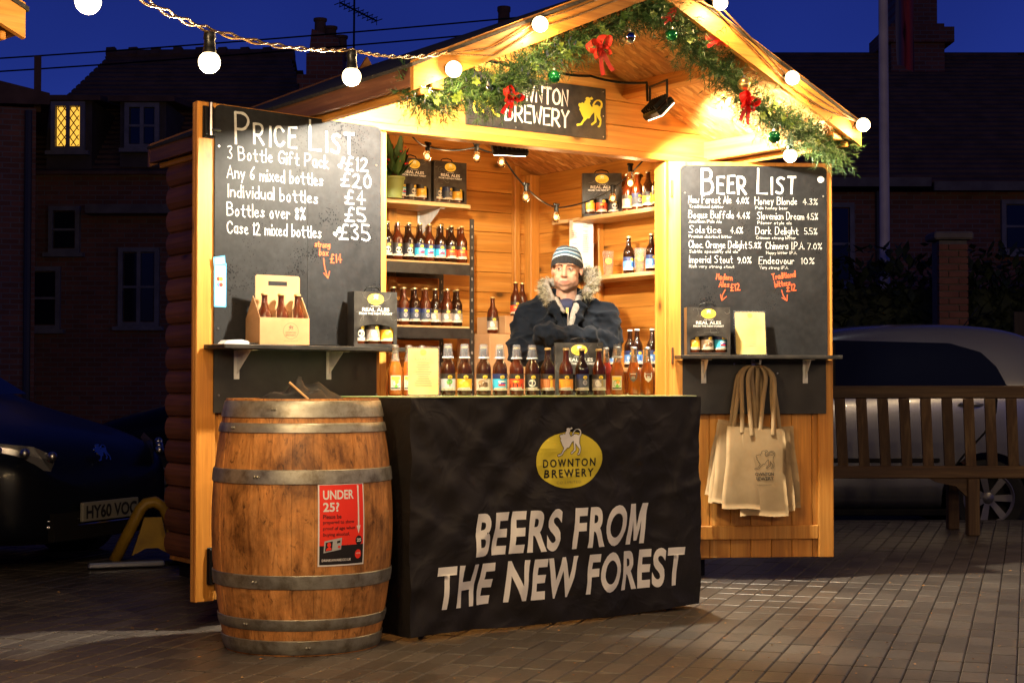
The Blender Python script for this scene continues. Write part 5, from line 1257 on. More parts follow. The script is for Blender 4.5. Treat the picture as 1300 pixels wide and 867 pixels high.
cl.add([(0, -.004-fold(0, 1), 1.0), (x1c, -.004-fold(x1c, 1), 1.0), (x1c, .615, 1.0), (0, .615, 1.0)], [(0, 1, 2, 3)])
exec_l = []
ct = thing('tablecloth', 'black brewery tablecloth with white slogan draped to the ground', 'tablecloth', TB, (0, 0, 0))
cl.build('cloth', CLOTH, ct, smooth='all')
def cf(dy):
    return lambda X, Z: Vector((X, -fold(X, Z)-.004-dy, Z))
WPR = simple_noise('cloth_print_white', (.80, .77, .72), (.88, .85, .80), 3, .7)
def cpoly(name, pts, dy, m_, cut=.012):
    me = MB().flat(pts, 0).mesh(name, m_); bm = bmesh.new(); bm.from_mesh(me)
    for ax, nrm in ((0, (1, 0, 0)), (2, (0, 0, 1))):
        lo = min(v.co[ax] for v in bm.verts); hi = max(v.co[ax] for v in bm.verts); k = lo+cut
        while k < hi:
            co = [0, 0, 0]; co[ax] = k; bmesh.ops.bisect_plane(bm, geom=bm.verts[:]+bm.edges[:]+bm.faces[:], plane_co=co, plane_no=nrm); k += cut
    f_ = cf(dy)
    for v in bm.verts: v.co = f_(v.co.x, v.co.z)
    bmesh.ops.triangulate(bm, faces=bm.faces); bm.to_mesh(me); bm.free(); return link(name, me, ct)
mp_ = [(0,0),(0,1),(.30,1),(.5,.42),(.70,1),(1,1),(1,0),(.75,0),(.75,.58),(.58,.08),(.42,.08),(.25,.58),(.25,0)]
cpoly('lettering', [(1.205+.118*a+.13*.185*c, .325+.185*c) for a, c in mp_[::-1]], .0022, WPR, .03)
ptext(ct, 'BEERS FRO', .325, .325, .862, .185, WPR, bold=.032, shear=.13, conform=cf(.0022), cut=.03, space=1.12)
ptext(ct, 'THE NEW FOREST', .115, .118, 1.42, .180, WPR, bold=.032, shear=.13, conform=cf(.0022), cut=.03, space=1.12)
cpoly('badge', disc(.853, .722, .188, .125, 40), .0020, YEL2, .02)
cpoly('emblem', lion(.852, .738, .132), .0034, WPR, .02)
for a, c in zip((lion(.852, .738, .132)+[lion(.852, .738, .132)[0]])[:-1], (lion(.852, .738, .132)+[lion(.852, .738, .132)[0]])[1:]): exec_l.append((a, c))
lb_ = MB()
for a, c in exec_l:
    d = Vector((c[0]-a[0], c[1]-a[1]))
    if d.length < 1e-5: continue
    n_ = Vector((-d.y, d.x)).normalized()*.0013; f_ = cf(.0046)
    lb_.add([f_(a[0]+n_.x, a[1]+n_.y), f_(a[0]-n_.x, a[1]-n_.y), f_(c[0]-n_.x, c[1]-n_.y), f_(c[0]+n_.x, c[1]+n_.y)], [(0, 1, 2, 3)]); lb_.add([f_(a[0]+n_.x, a[1]+n_.y), f_(a[0]-n_.x, a[1]-n_.y), f_(c[0]-n_.x, c[1]-n_.y), f_(c[0]+n_.x, c[1]+n_.y)], [(3, 2, 1, 0)])
lb_.build('emblem_outline', INK, ct)
ptext(ct, 'DOWNTON', .700, .692, .300, .036, INK, bold=.02, conform=cf(.0040), cut=.03, space=1.35)
ptext(ct, 'BREWERY', .712, .646, .280, .036, INK, bold=.02, conform=cf(.0040), cut=.03, space=1.35)
ptext(ct, 'CO LIMITED', .778, .618, .140, .012, mat('grey_print', (.35, .30, .08), .7), conform=cf(.0036), cut=.03, space=1.3)
gt = thing('table_runner', 'thin green cover sheet on the table top under the bottles', 'table cover', TB, (0, 0, 1.0))
MB().cbox(.02, 1.66, .012, .60, .001, .005, .001).build('sheet', simple_noise('green_plastic', (.22, .34, .08), (.50, .54, .30), 5, .3), gt)

# ------------------------------------------------------------------ oak barrel
br = thing('oak_barrel', 'large old oak barrel with six grey steel hoops at the left of the table', 'barrel', WD, (-.856, 6.53, 0), -20)
BH = 1.0
def brad(z): t = (z/BH-.5)*2; return .368 - .058*abs(t)**1.9
STV = mat('barrel_oak', (.30, .13, .05), .55); N_, L_, B_ = nodes(STV)
mp = objco(STV, (14, 14, 1.4)); fa = noise_n(STV, mp.outputs[0], 2.5, 7, 1.0, .65); mpb = objco(STV, (3, 3, 2.2), False); fb = noise_n(STV, mpb.outputs[0], 2.2, 8, .4, .7)
mpc = objco(STV, (16, 16, 5), False); fc = noise_n(STV, mpc.outputs[0], 2.0, 6, 2.0, .7)
c_ = ramp(STV, fa, [(.28, (.32, .125, .032)), (.5, (.58, .25, .066)), (.75, (.74, .36, .12))])
c_ = mix(STV, .85, c_, ramp(STV, fb, [(.36, (.20, .16, .13)), (.5, (.75, .72, .68)), (.66, (1.2, 1.12, 1.0))]), 'MULTIPLY')
c_ = mix(STV, .8, c_, ramp(STV, fc, [(.33, (.12, .09, .07)), (.44, (1, 1, 1))]), 'MULTIPLY'); setc(STV, c_); bump(STV, fa, .35, .004); setr(STV, fb, .32, .65)
NS_ = 26
for s_ in range(NS_):
    a0, a1 = 2*math.pi*s_/NS_, 2*math.pi*(s_+1)/NS_; g = .0012; V = []; F = []; nz_, na = 20, 4; dr = rnd.uniform(-.0012, .0012)
    for j in range(nz_+1):
        z = BH*j/nz_
        for k in range(na+1):
            r_ = brad(z)+dr; a = a0+g+(a1-a0-2*g)*k/na; e_ = -.0010 if k in (0, na) else 0
            V.append(((r_+e_)*math.cos(a), (r_+e_)*math.sin(a), z))
    n = len(V)
    for j in range(nz_+1):
        for k in range(na+1):
            r_ = brad(BH*j/nz_)-.026; a = a0+g+(a1-a0-2*g)*k/na; V.append((r_*math.cos(a), r_*math.sin(a), BH*j/nz_))
    for j in range(nz_):
        for k in range(na):
            a = j*(na+1)+k; F.append((a, a+1, a+na+2, a+na+1)); F.append((n+a, n+a+na+1, n+a+na+2, n+a+1))
        for k in (0, na): a = j*(na+1)+k; F.append((a, a+na+1, n+a+na+1, n+a) if k == 0 else (a, n+a, n+a+na+1, a+na+1))
    for k in range(na):
        a = nz_*(na+1)+k; F.append((a, a+1, n+a+1, n+a)); F.append((k+1, k, n+k, n+k+1))
    link('stave', MB().add(V, F).mesh('stave', STV), br, smooth=True)
HOOP = mat('galvanised_hoop', (.30, .28, .24), .42, .75); mp = objco(HOOP, (1, 1, 1)); f_ = noise_n(HOOP, mp.outputs[0], 14, 8, 0, .7)
setc(HOOP, ramp(HOOP, f_, [(.35, (.20, .17, .12)), (.5, (.34, .32, .26)), (.7, (.46, .44, .37))])); setr(HOOP, f_, .28, .6); bump(HOOP, f_, .3, .002)
for z0, z1 in ((.005, .062), (.100, .145), (.262, .318), (.668, .725), (.866, .905), (.925, .992)):
    b = MB(); pr_ = [(brad(z0)+.0015, z0), (brad(z0)+.005, z0+.003), (brad((z0+z1)/2)+.006, (z0+z1)/2), (brad(z1)+.005, z1-.003), (brad(z1)+.0015, z1)]
    b.lathe(pr_, 56); a = rnd.uniform(-2.2, -.8)
    hp = b.build('hoop', HOOP, br, smooth=True)
    rv = MB(); zc = (z0+z1)/2
    for da in (0, .035):
        r_ = brad(zc)+.006; rv.sphere((r_*math.cos(a+da), r_*math.sin(a+da), zc), .006, 8, 6)
    rv.build('rivet', HOOP, hp, smooth='all')
MB().lathe([(brad(.93)-.027, .93), (0, .932)], 40).build('barrel_head', STV, br)
# poster on the barrel, wrapped round the staves
pt = thing('age_check_poster', 'red and black poster asking for proof of age, stuck on the barrel', 'poster', WD, (-.856, 6.53, 0))
PA0 = math.atan2(-.845, .535)
def bw(s_, z, dr=.0):                              # arc length to the right of the poster's centre
    a = PA0 + s_/.372; r_ = brad(z)+.0022+dr; return Vector((r_*math.cos(a), r_*math.sin(a), z))
def bpoly(name, pts, dr, m_, cut=.02):
    me = MB().flat(pts, 0).mesh(name, m_); bm = bmesh.new(); bm.from_mesh(me)
    for ax, nrm in ((0, (1, 0, 0)), (2, (0, 0, 1))):
        lo = min(v.co[ax] for v in bm.verts); hi = max(v.co[ax] for v in bm.verts); k = lo+cut
        while k < hi:
            co = [0, 0, 0]; co[ax] = k; bmesh.ops.bisect_plane(bm, geom=bm.verts[:]+bm.edges[:]+bm.faces[:], plane_co=co, plane_no=nrm); k += cut
    for v in bm.verts: v.co = bw(v.co.x, v.co.z, dr)
    bm.to_mesh(me); bm.free(); return link(name, me, pt)
PRED = simple_noise('poster_red', (.85, .03, .015), (.90, .045, .02), 3, .45); PWH = mat('poster_white', (.78, .74, .70), .5); PBK = mat('poster_black', (.015, .012, .012), .45)
bpoly('sheet', [(-.102, .352), (.102, .352), (.102, .672), (-.102, .672)], 0, PWH)
bpoly('red_field', [(-.096, .432), (.096, .432), (.096, .666), (-.096, .666)], .0006, PRED); bpoly('black_field', [(-.096, .358), (.096, .358), (.096, .4318), (-.096, .4318)], .0006, PBK)
def bt(s_, x, z, w_, h_, m_, bold=.0, rot=0): ptext(pt, s_, x, z, w_, h_, m_, bold=bold, conform=lambda X, Z: bw(X, Z, .0014), cut=.02, rot=rot)
bt('UNDER', -.082, .610, .132, .036, PWH, .025); bt('25?', -.082, .563, .066, .036, PWH, .025)
for k, s_ in enumerate(('Please be', 'prepared to show', 'proof of age when', 'buying alcohol.')): bt(s_, -.082, .536-.0235*k, (.075, .132, .136, .112)[k], .0165, PBK, .012)
bpoly('arrow', [(.068, .662), (.075, .662), (.075, .505), (.081, .505), (.0715, .474), (.062, .505), (.068, .505)], .0013, PWH)
bpoly('round_mark', disc(.073, .448, .016, .018, 20), .0013, PBK); bt('25', .063, .442, .021, .013, PWH, .03)
bpoly('id_card', [(-.080, .404), (-.008, .416), (-.004, .462), (-.076, .450)], .0016, mat('card_grey', (.42, .42, .42), .5)); bpoly('id_photo', [(-.074, .410), (-.046, .4145), (-.043, .449), (-.071, .4445)], .0022, PBK)
bpoly('head_icon', disc(-.058, .436, .008, .009, 12), .0027, PRED); bpoly('head_icon', [(-.071, .412), (-.047, .416), (-.049, .424), (-.058, .428), (-.068, .422)], .0027, PRED)
bpoly('id_mark', disc(-.016, .4265, .006, .005, 10), .0022, PRED); bpoly('id_mark', [(-.026, .440), (-.012, .4425), (-.011, .452), (-.025, .4495)], .0022, PBK)
bt('DRINKAWARE.CO.UK', -.086, .3705, .125, .010, PWH, .02); bpoly('round_mark', disc(.071, .394, .015, .018, 18), .0013, PRED); bt('NO ID', .061, .394, .020, .006, PWH, .02)
# black cloth bundle and stick in the barrel
t = thing('cloth_bundle', 'crumpled black cloth lying in the open top of the barrel', 'cloth', WD, (-.86, 6.54, .955))
b = MB(); V = []; n1, n2 = 26, 10
for j in range(n2+1):
    for i in range(n1):
        a = 2*math.pi*i/n1; r_ = .21*(1-(j/n2))+.005; hgt = .085*math.sin(j/n2*1.5)*(1+.6*noise.noise(Vector((math.cos(a)*1.5, math.sin(a)*1.5, j*.25))))
        V.append((r_*math.cos(a)*1.05, r_*math.sin(a)*.8, .005+hgt + .035*noise.noise(Vector((math.cos(a)*r_*14, math.sin(a)*r_*14, 2)))))
b.add(V, [(j*n1+i, j*n1+(i+1) % n1, (j+1)*n1+(i+1) % n1, (j+1)*n1+i) for j in range(n2) for i in range(n1)]); b.build('cloth', simple_noise('black_satin', (.010, .010, .011), (.018, .018, .020), 8, .6), t, smooth='all')
t = thing('wooden_stick', 'thin pale wooden stick poking up out of the barrel', 'stick', WD, (-.84, 6.42, .94)); MB().tube([(.05, 0, .03), (-.06, .02, .125)], .005, 8).build('stick', SHELFP, t)

# ------------------------------------------------------------------ organic surfaces
def organic(name, blobs, voxel, mats, parent, fn=None, smooth_it=4, post=None):
    b = MB()
    for q_ in blobs:
        if q_[0] == 'e': b.sphere(q_[1], 1, 20, 14, 0, q_[2])
        else:
            p0, p1, r0, r1 = Vector(q_[1]), Vector(q_[2]), q_[3], q_[4]; d = p1-p0; L2 = d.length; u = d.normalized()
            pts = []; rr = []
            for k in range(6): a = math.pi/2*k/5; pts.append(p0-u*r0*math.cos(a)); rr.append(max(r0*math.sin(a), 1e-4))
            for k in range(6): a = math.pi/2*k/5; pts.append(p1+u*r1*math.sin(a)); rr.append(max(r1*math.cos(a), 1e-4))
            b.tube(pts, rr, 16)
    me = b.mesh(name, mats); o = bpy.data.objects.new(name, me); col.objects.link(o)
    m_ = o.modifiers.new('r', 'REMESH'); m_.mode = 'VOXEL'; m_.voxel_size = voxel
    if smooth_it: s_ = o.modifiers.new('s', 'SMOOTH'); s_.iterations = smooth_it; s_.factor = .5
    me2 = bpy.data.meshes.new_from_object(o.evaluated_get(bpy.context.evaluated_depsgraph_get())); bpy.data.objects.remove(o)
    if fn:
        nr = [v.normal.copy() for v in me2.vertices]
        for v, n in zip(me2.vertices, nr): v.co += n*fn(v.co, n)
        me2.update()
    me2.materials.clear()
    for q_ in (mats if isinstance(mats, (list, tuple)) else [mats]): me2.materials.append(q_)
    if post:
        for p in me2.polygons: p.material_index = post(p.center)
    me2.name = name; return link(name, me2, parent, smooth='all')

# ------------------------------------------------------------------ the salesman
pe = thing('person', 'smiling man in striped beanie and dark fur-hooded coat, arms folded', 'person', WD, (.292, 8.60, .12))
def z_(v): return v-.12
SKIN = mat('skin', (.62, .33, .22), .65, spec=.3); N_, L_, B_ = nodes(SKIN); B_.inputs['Subsurface Weight'].default_value = .15; B_.inputs['Subsurface Radius'].default_value = (.02, .008, .004)
HC = Vector((.004, .0, z_(1.676))); HR = Matrix.Rotation(R(-10), 4, 'Z') @ Matrix.Rotation(R(3), 4, 'X') @ Matrix.Rotation(R(2), 4, 'Y')
def hp_(p): return tuple(HC + (HR @ Vector(p)))
tcn = N_.new('ShaderNodeTexCoord'); sx = N_.new('ShaderNodeSeparateXYZ'); L_.new(tcn.outputs['Object'], sx.inputs[0])
jaw = N_.new('ShaderNodeMapRange'); jaw.interpolation_type = 'SMOOTHSTEP'; jaw.inputs['From Min'].default_value = HC.z-.035; jaw.inputs['From Max'].default_value = HC.z-.075; L_.new(sx.outputs['Z'], jaw.inputs['Value'])
nf = noise_n(SKIN, tcn.outputs['Object'], 30, 4); cc = ramp(SKIN, nf, [(.3, (.44, .22, .145)), (.7, (.50, .27, .18))]); cc = mix(SKIN, jaw.outputs[0], cc, (.33, .185, .13)); setc(SKIN, cc)
LIP = mat('lips', (.36, .15, .11), .5); HAIR = mat('brown_hair', (.06, .035, .02), .6)
E_ = lambda c, r: ('e', hp_(c), r)
hb = [E_((0, .02, .035), (.076, .094, .092)), E_((0, -.018, -.035), (.067, .070, .084)), E_((0, -.060, -.097), (.024, .020, .017)), E_((.046, -.010, -.062), (.022, .044, .036)), E_((-.046, -.010, -.062), (.022, .044, .036)), E_((.036, -.050, -.050), (.026, .026, .030)), E_((-.036, -.050, -.050), (.026, .026, .030)),
      E_((.041, -.056, -.016), (.023, .022, .020)), E_((-.041, -.056, -.016), (.023, .022, .020)), E_((.028, -.076, .026), (.026, .012, .009)), E_((-.028, -.076, .026), (.026, .012, .009)),
      E_((.011, -.096, -.034), (.008, .010, .007)), E_((-.011, -.096, -.034), (.008, .010, .007)), E_((0, -.078, -.066), (.034, .014, .022)), E_((0, -.090, -.0585), (.021, .006, .0038)), E_((0, -.088, -.0700), (.016, .007, .0045)), E_((.034, -.068, -.040), (.018, .014, .014)), E_((-.034, -.068, -.040), (.018, .014, .014)),
      E_((.079, .006, .0), (.009, .018, .030)), E_((-.079, .006, .0), (.009, .018, .030)), E_((.030, -.0605, .004), (.021, .017, .017)), E_((-.030, -.0605, .004), (.021, .017, .017)),
      ('c', hp_((0, -.080, .014)), hp_((0, -.104, -.027)), .009, .0125), ('c', hp_((0, .015, -.06)), (.0, .035, z_(1.46)), .054, .060),
      ('c', (-.15, .04, z_(1.42)), (.15, .04, z_(1.42)), .06, .06), ('e', (0, .03, z_(1.2)), (.16, .10, .26)), ('e', (0, .03, z_(.95)), (.16, .11, .14)),
      ('c', (-.19, .03, z_(1.41)), (-.245, -.05, z_(1.22)), .045, .04), ('c', (.19, .03, z_(1.41)), (.235, -.06, z_(1.25)), .045, .04), ('c', (-.245, -.05, z_(1.22)), (.08, -.13, z_(1.20)), .04, .03), ('c', (.235, -.06, z_(1.25)), (-.08, -.17, z_(1.31)), .04, .03),
      ('c', (-.09, .03, z_(.92)), (-.10, .02, z_(.52)), .08, .055), ('c', (.09, .03, z_(.92)), (.10, .02, z_(.52)), .08, .055), ('c', (-.10, .02, z_(.52)), (-.11, .04, z_(.2)), .053, .035), ('c', (.10, .02, z_(.52)), (.11, .04, z_(.2)), .053, .035)]
HI = HR.inverted()
def lipz(c):
    q_ = HI @ (Vector(c)-HC); return 1 if (abs(q_.x) < .0240-abs(q_.z+.0650)*1.6 and -.0715 < q_.z < -.0585 and q_.y < -.080) else 0
organic('body', hb, .0042, [SKIN, LIP], pe, smooth_it=7, post=lipz)
EYW = mat('eye_white', (.62, .58, .54), .2); IRI = mat('iris', (.05, .035, .025), .15)
for s_ in (-1, 1):
    b = MB(); b.sphere((0, 0, 0), .0118, 14, 10); o = b.build('eye', EYW, pe, hp_((s_*.0295, -.0735, .0045)), smooth='all')
    b = MB(); b.sphere((-.002, -.0075, .0), .0066, 12, 8); b.build('iris', IRI, o, smooth='all')
    b = MB(); b.tube([hp_((s_*.0295+dx, -.0725-.0125*math.cos(dx/.0155*1.3), .0055+.0058*math.cos(dx/.0155*1.4))) for dx in (-.015, -.010, -.005, 0, .005, .010, .015)], .0034, 6); b.build('eyelid', SKIN, pe, smooth='all')
    MB().tube([hp_((s_*.0295+dx, -.0755-.0125*math.cos(dx/.0155*1.3), .0030+.0058*math.cos(dx/.0155*1.4))) for dx in (-.014, -.009, -.004, 0, .004, .009, .014)], .0017, 5).build('eyelash', HAIR, pe, smooth='all')
    b = MB(); b.tube([hp_((s_*.0295+dx, -.0725-.0118*math.cos(dx/.0155*1.3), .0030-.0052*math.cos(dx/.0155*1.3))) for dx in (-.014, -.009, -.004, 0, .004, .009, .014)], .0026, 6); b.build('eyelid', SKIN, pe, smooth='all')
    b = MB(); b.tube([hp_((s_*.030+dx*s_, -.0885+abs(dx)*.25+max(0, dx)*.3, .0235+.004*math.cos(dx*70)-max(0, dx)*.12)) for dx in (-.018, -.012, -.006, 0, .006, .012, .018)], [.0022, .0042, .0048, .0048, .0042, .0032, .0014], 6); b.build('eyebrow', HAIR, pe, smooth='all')
MB().tube([hp_((dx, -.0968+abs(dx)**2*14, -.0658+abs(dx)**1.5*2.2)) for dx in (-.026, -.018, -.009, 0, .009, .018, .026)], .0011, 6).build('mouth_line', mat('mouth_dark', (.12, .04, .035), .6), pe)
# sideburn hair just under the hat
b = MB()
for _ in range(700):
    a = rnd.uniform(.25, 2.9)*rnd.choice((1, 1)); sgn = rnd.choice((-1, 1)); a = rnd.uniform(-.15, 1.5); p = Vector((sgn*.0775*math.cos(a*.9), .015+.092*math.sin(a), rnd.uniform(-.012, .02))); d = Vector((rnd.uniform(-.003, .003), rnd.uniform(-.003, .003), -.014))
    q0, q1 = Vector(hp_(p)), Vector(hp_(p+d)); n_ = Vector((0, .0009, 0)); b.add([q0-n_, q0+n_, q1], [(0, 1, 2)])
b.build('hair', HAIR, pe)
# beanie
HB = [mat('hat_black', (.012, .013, .016), .9), mat('hat_light', (.32, .40, .46), .9), mat('hat_blue', (.08, .20, .32), .9), mat('hat_navy', (.025, .045, .08), .9)]
V = []; F = []; MI = []; na, nh = 120, 70
for j in range(nh+1):
    t = j/nh
    for i in range(na):
        a = 2*math.pi*i/na; fr = max(0, -math.sin(a))
        low = .036*fr**.7 + (-.012)*(1-fr); top_ = .130+.008*noise.noise(Vector((math.cos(a), math.sin(a), 1)))
        ph = t*math.pi/2; rr = math.cos(ph)**.62 if t < 1 else 0
        x, y, z = .0875*rr*math.cos(a), .018+.1055*rr*math.sin(a), low+(top_-low)*math.sin(ph)**1.0
        k_ = 1+.012*math.sin(a*36)*(1 if t < .9 else 0) + .02*noise.noise(Vector((x*20, y*20, z*20)))
        V.append(hp_((x*k_, (y-.018)*k_+.018, z)))
for j in range(nh):
    for i in range(na):
        F.append((j*na+i, j*na+(i+1) % na, (j+1)*na+(i+1) % na, (j+1)*na+i))
        a = 2*math.pi*(i+.5)/na; t = j/nh - .10*(1-min(1, abs(math.atan2(math.cos(a), -math.sin(a)))/1.2)) + .02
        MI.append(0 if t < .22 else 1 if t < .29 else 3 if t < .35 else 2 if t < .40 else 1 if t < .45 else 3 if t < .56 else 2 if t < .60 else 1 if t < .64 else 3)
b = MB(); b.add(V, F); b.m = MI; b.build('beanie', HB, pe, smooth='all')
# coat
COAT = mat('wool_coat', (.030, .034, .042), .95, spec=.10); mp = objco(COAT, (1, 1, 1), False); fa = noise_n(COAT, mp.outputs[0], 260, 3); fb = noise_n(COAT, mp.outputs[0], 7, 4)
setc(COAT, ramp(COAT, fb, [(.3, (.0020, .0028, .0050)), (.7, (.0050, .0072, .012))])); bump(COAT, fa, .5, .0015); nodes(COAT)[2].inputs['Sheen Weight'].default_value = .03
def wr(co, n):
    p = Vector(co); d = 0
    q_ = Vector((p.x*5+p.z*6, p.y*7, p.z*13-p.x*3)); r_ = (1-abs(noise.noise(q_))*2.2); d += .020*max(0, r_)**2.0 - .008
    q_ = Vector((p.x*13-p.z*8, p.y*9, p.z*20+p.x*6)); r_ = (1-abs(noise.noise(q_+Vector((5, 3, 1))))*2.4); d += .010*max(0, r_)**2
    arm = max(0, 1-abs(p.z-z_(1.30))/.13)*max(0, -p.y*7)
    d += .009*arm*math.sin(p.x*75+p.z*45+3*noise.noise(p*7))
    return d
jb = [('c', (-.155, .035, z_(1.445)), (.155, .035, z_(1.445)), .082, .082), ('e', (0, .02, z_(1.30)), (.215, .150, .22)), ('e', (0, .02, z_(1.08)), (.215, .15, .22)), ('e', (0, .02, z_(.88)), (.22, .155, .12)),
      ('c', (-.200, .02, z_(1.425)), (-.250, -.045, z_(1.235)), .078, .072), ('c', (.205, .02, z_(1.43)), (.235, -.05, z_(1.275)), .078, .074),
      ('c', (.235, -.055, z_(1.272)), (.08, -.19, z_(1.305)), .074, .062), ('c', (.08, -.19, z_(1.305)), (-.125, -.185, z_(1.325)), .062, .056),
      ('c', (-.248, -.05, z_(1.235)), (-.06, -.15, z_(1.225)), .072, .06), ('c', (-.06, -.15, z_(1.225)), (.16, -.12, z_(1.235)), .06, .052),
      ('c', (-.075, -.045, z_(1.505)), (-.105, .06, z_(1.53)), .034, .036), ('c', (.075, -.045, z_(1.505)), (.105, .06, z_(1.53)), .034, .036), ('c', (-.105, .06, z_(1.53)), (.0, .13, z_(1.54)), .04, .05), ('c', (.105, .06, z_(1.53)), (.0, .13, z_(1.54)), .04, .05),
      ('c', (-.07, -.10, z_(1.47)), (-.03, -.15, z_(1.38)), .030, .024), ('c', (.07, -.10, z_(1.47)), (.045, -.15, z_(1.38)), .030, .024)]
organic('coat', jb, .0085, COAT, pe, fn=wr, smooth_it=3)
LIN = simple_noise('grey_fleece', (.15, .14, .125), (.24, .22, .20), 60, .95, .8, .004)
MB().tube([(.066, -.075, z_(1.525)), (.052, -.115, z_(1.475)), (.034, -.150, z_(1.43)), (.020, -.178, z_(1.375)), (.016, -.19, z_(1.34))], [.020, .020, .018, .015, .012], 8).build('fleece_edge', LIN, pe, smooth='all')
MB().tube([(-.060, -.075, z_(1.515)), (-.040, -.115, z_(1.480)), (-.014, -.142, z_(1.44))], [.018, .014, .008], 8).build('fleece_edge', LIN, pe, smooth='all')
MB().tube([(.006, -.160, z_(1.445)), (.003, -.178, z_(1.38)), (.002, -.195, z_(1.34))], .0035, 6).build('zip', STEEL, pe)
MB().box(-.006, .008, -.164, -.158, z_(1.435), z_(1.465)).build('zip_tab', mat('brass_tab', (.5, .36, .10), .5), pe)
MB().sphere((0, 0, 0), 1, 16, 10, 0, (.062, .06, .045)).build('shirt_collar', mat('navy_shirt', (.012, .016, .05), .8), pe, (.0, -.055, z_(1.475)), smooth='all')
hood = [Vector(p) for p in ((-.080, -.100, z_(1.495)), (-.098, -.055, z_(1.545)), (-.112, .0, z_(1.59)), (-.105, .075, z_(1.61)), (0, .125, z_(1.62)), (.115, .075, z_(1.66)), (.145, .0, z_(1.655)), (.138, -.060, z_(1.60)), (.105, -.110, z_(1.545)))]
hp2 = []
for i in range(len(hood)-1):
    for k in range(8): hp2.append(hood[i].lerp(hood[i+1], k/8))
hp2.append(hood[-1])
MB().tube(hp2, [.026]*len(hp2), 10).build('hood_lining', LIN, pe, smooth='all')
FURM = mat('fur', (.3, .25, .17), .85); g_ = nodes(FURM)[0].new('ShaderNodeNewGeometry'); setc(FURM, ramp(FURM, g_.outputs['Random Per Island'], [(0, (.06, .05, .035)), (.35, (.15, .125, .08)), (.7, (.28, .24, .155)), (1, (.45, .40, .29))]))
b = MB()
for _ in range(7500):
    i = rnd.randrange(len(hp2)-1); t = i/(len(hp2)-1); c = hp2[i].lerp(hp2[i+1], rnd.random()); out = Vector((c.x, c.y-.02, 0)).normalized()
    d = Vector((rnd.gauss(0, 1), rnd.gauss(0, 1), rnd.gauss(0, 1))).normalized()
    amt = 1.0 if c.x > 0 else (1.0 if rnd.random() < .6 else .6)
    if c.x < -.05 and d.x > .2: continue
    p0 = c + d*.018; dd = (d + out*.7 + Vector((0, -.35, -.1))).normalized(); l_ = rnd.uniform(.018, .046)*amt; mid = p0+dd*l_*.6+Vector((rnd.gauss(0, .003), 0, rnd.gauss(0, .003))); p1 = p0+dd*l_+Vector((rnd.gauss(0, .006), rnd.gauss(0, .006), rnd.gauss(0, .006)-.004))
    n_ = dd.cross(Vector((rnd.gauss(0, 1), rnd.gauss(0, 1), rnd.gauss(0, 1)))).normalized()*.0011
    b.add([p0-n_, p0+n_, mid+n_*.8, mid-n_*.8, p1], [(0, 1, 2, 3), (3, 2, 4)])
b.build('fur_trim', FURM, pe)
organic('trousers', [('e', (0, .03, z_(.95)), (.17, .12, .13)), ('c', (-.09, .03, z_(.90)), (-.10, .02, z_(.52)), .095, .075), ('c', (.09, .03, z_(.90)), (.10, .02, z_(.52)), .095, .075), ('c', (-.10, .02, z_(.52)), (-.11, .04, z_(.24)), .073, .065), ('c', (.10, .02, z_(.52)), (.11, .04, z_(.24)), .073, .065)], .014, simple_noise('denim', (.02, .03, .06), (.04, .05, .09), 30, .9), pe)
for s_ in (-1, 1): organic('boot', [('c', (s_*.11, .04, z_(.2)), (s_*.11, .04, z_(.25)), .05, .05), ('c', (s_*.11, .04, z_(.165)), (s_*.13, -.13, z_(.155)), .045, .035)], .01, BLACKP, pe)

# ------------------------------------------------------------------ garland, baubles, bows
GA = [(-.385, 2.31), (-.30, 2.285), (-.243, 2.301), (-.082, 2.345), (.02, 2.33), (.10, 2.38), (.19, 2.462), (.342, 2.54), (.52, 2.625), (.704, 2.72), (.86, 2.81), (.95, 2.83), (1.04, 2.80), (1.13, 2.72), (1.287, 2.63), (1.44, 2.555), (1.52, 2.45), (1.66, 2.38), (1.80, 2.35), (1.95, 2.325), (2.092, 2.29), (2.253, 2.25)]
gl = thing('christmas_garland', 'thick green fir garland looped under both gable boards', 'garland', HUT)
gp = []
for i in range(len(GA)-1):
    a, c = GA[i], GA[i+1]
    for k in range(8): t = k/8; gp.append(Vector((a[0]+(c[0]-a[0])*t, -.93+.03*math.sin(i+t), a[1]+(c[1]-a[1])*t)))
MB().tube(gp, .012, 6).build('stem', mat('garland_stem', (.05, .06, .03), .8), gl)
NED = mat('fir_needle', (.05, .12, .03), .5); g_ = nodes(NED)[0].new('ShaderNodeNewGeometry'); setc(NED, ramp(NED, g_.outputs['Random Per Island'], [(0, (.012, .040, .012)), (.5, (.032, .090, .025)), (.85, (.070, .150, .040)), (1, (.17, .24, .08))]))
b = MB(); b2 = MB()
for s_ in range(2300):
    i = rnd.randrange(len(gp)-1); c = gp[i].lerp(gp[i+1], rnd.random()); tng = (gp[i+1]-gp[i]).normalized()
    d = Vector((rnd.gauss(0, 1), rnd.gauss(0, .8), rnd.gauss(0, 1))); d = (d.normalized() + tng*rnd.uniform(-.6, .6) + Vector((0, -.15, -.15))).normalized(); l_ = rnd.uniform(.07, .155)
    tone = rnd.random()
    for k in range(24):
        t = rnd.uniform(.1, 1); o_ = c + d*l_*t; q_ = Vector((rnd.gauss(0, 1), rnd.gauss(0, 1), rnd.gauss(0, 1))).normalized(); q_ = (q_ + d*1.1).normalized(); nl = rnd.uniform(.026, .044)
        n_ = q_.cross(Vector((rnd.gauss(0, 1), rnd.gauss(0, 1), rnd.gauss(0, 1)))).normalized()*.0016
        b.add([o_-n_, o_+n_, o_+q_*nl], [(0, 1, 2)])
b.build('needles', NED, gl)
LF = simple_noise('garland_leaf', (.08, .16, .02), (.19, .27, .04), 6, .5)
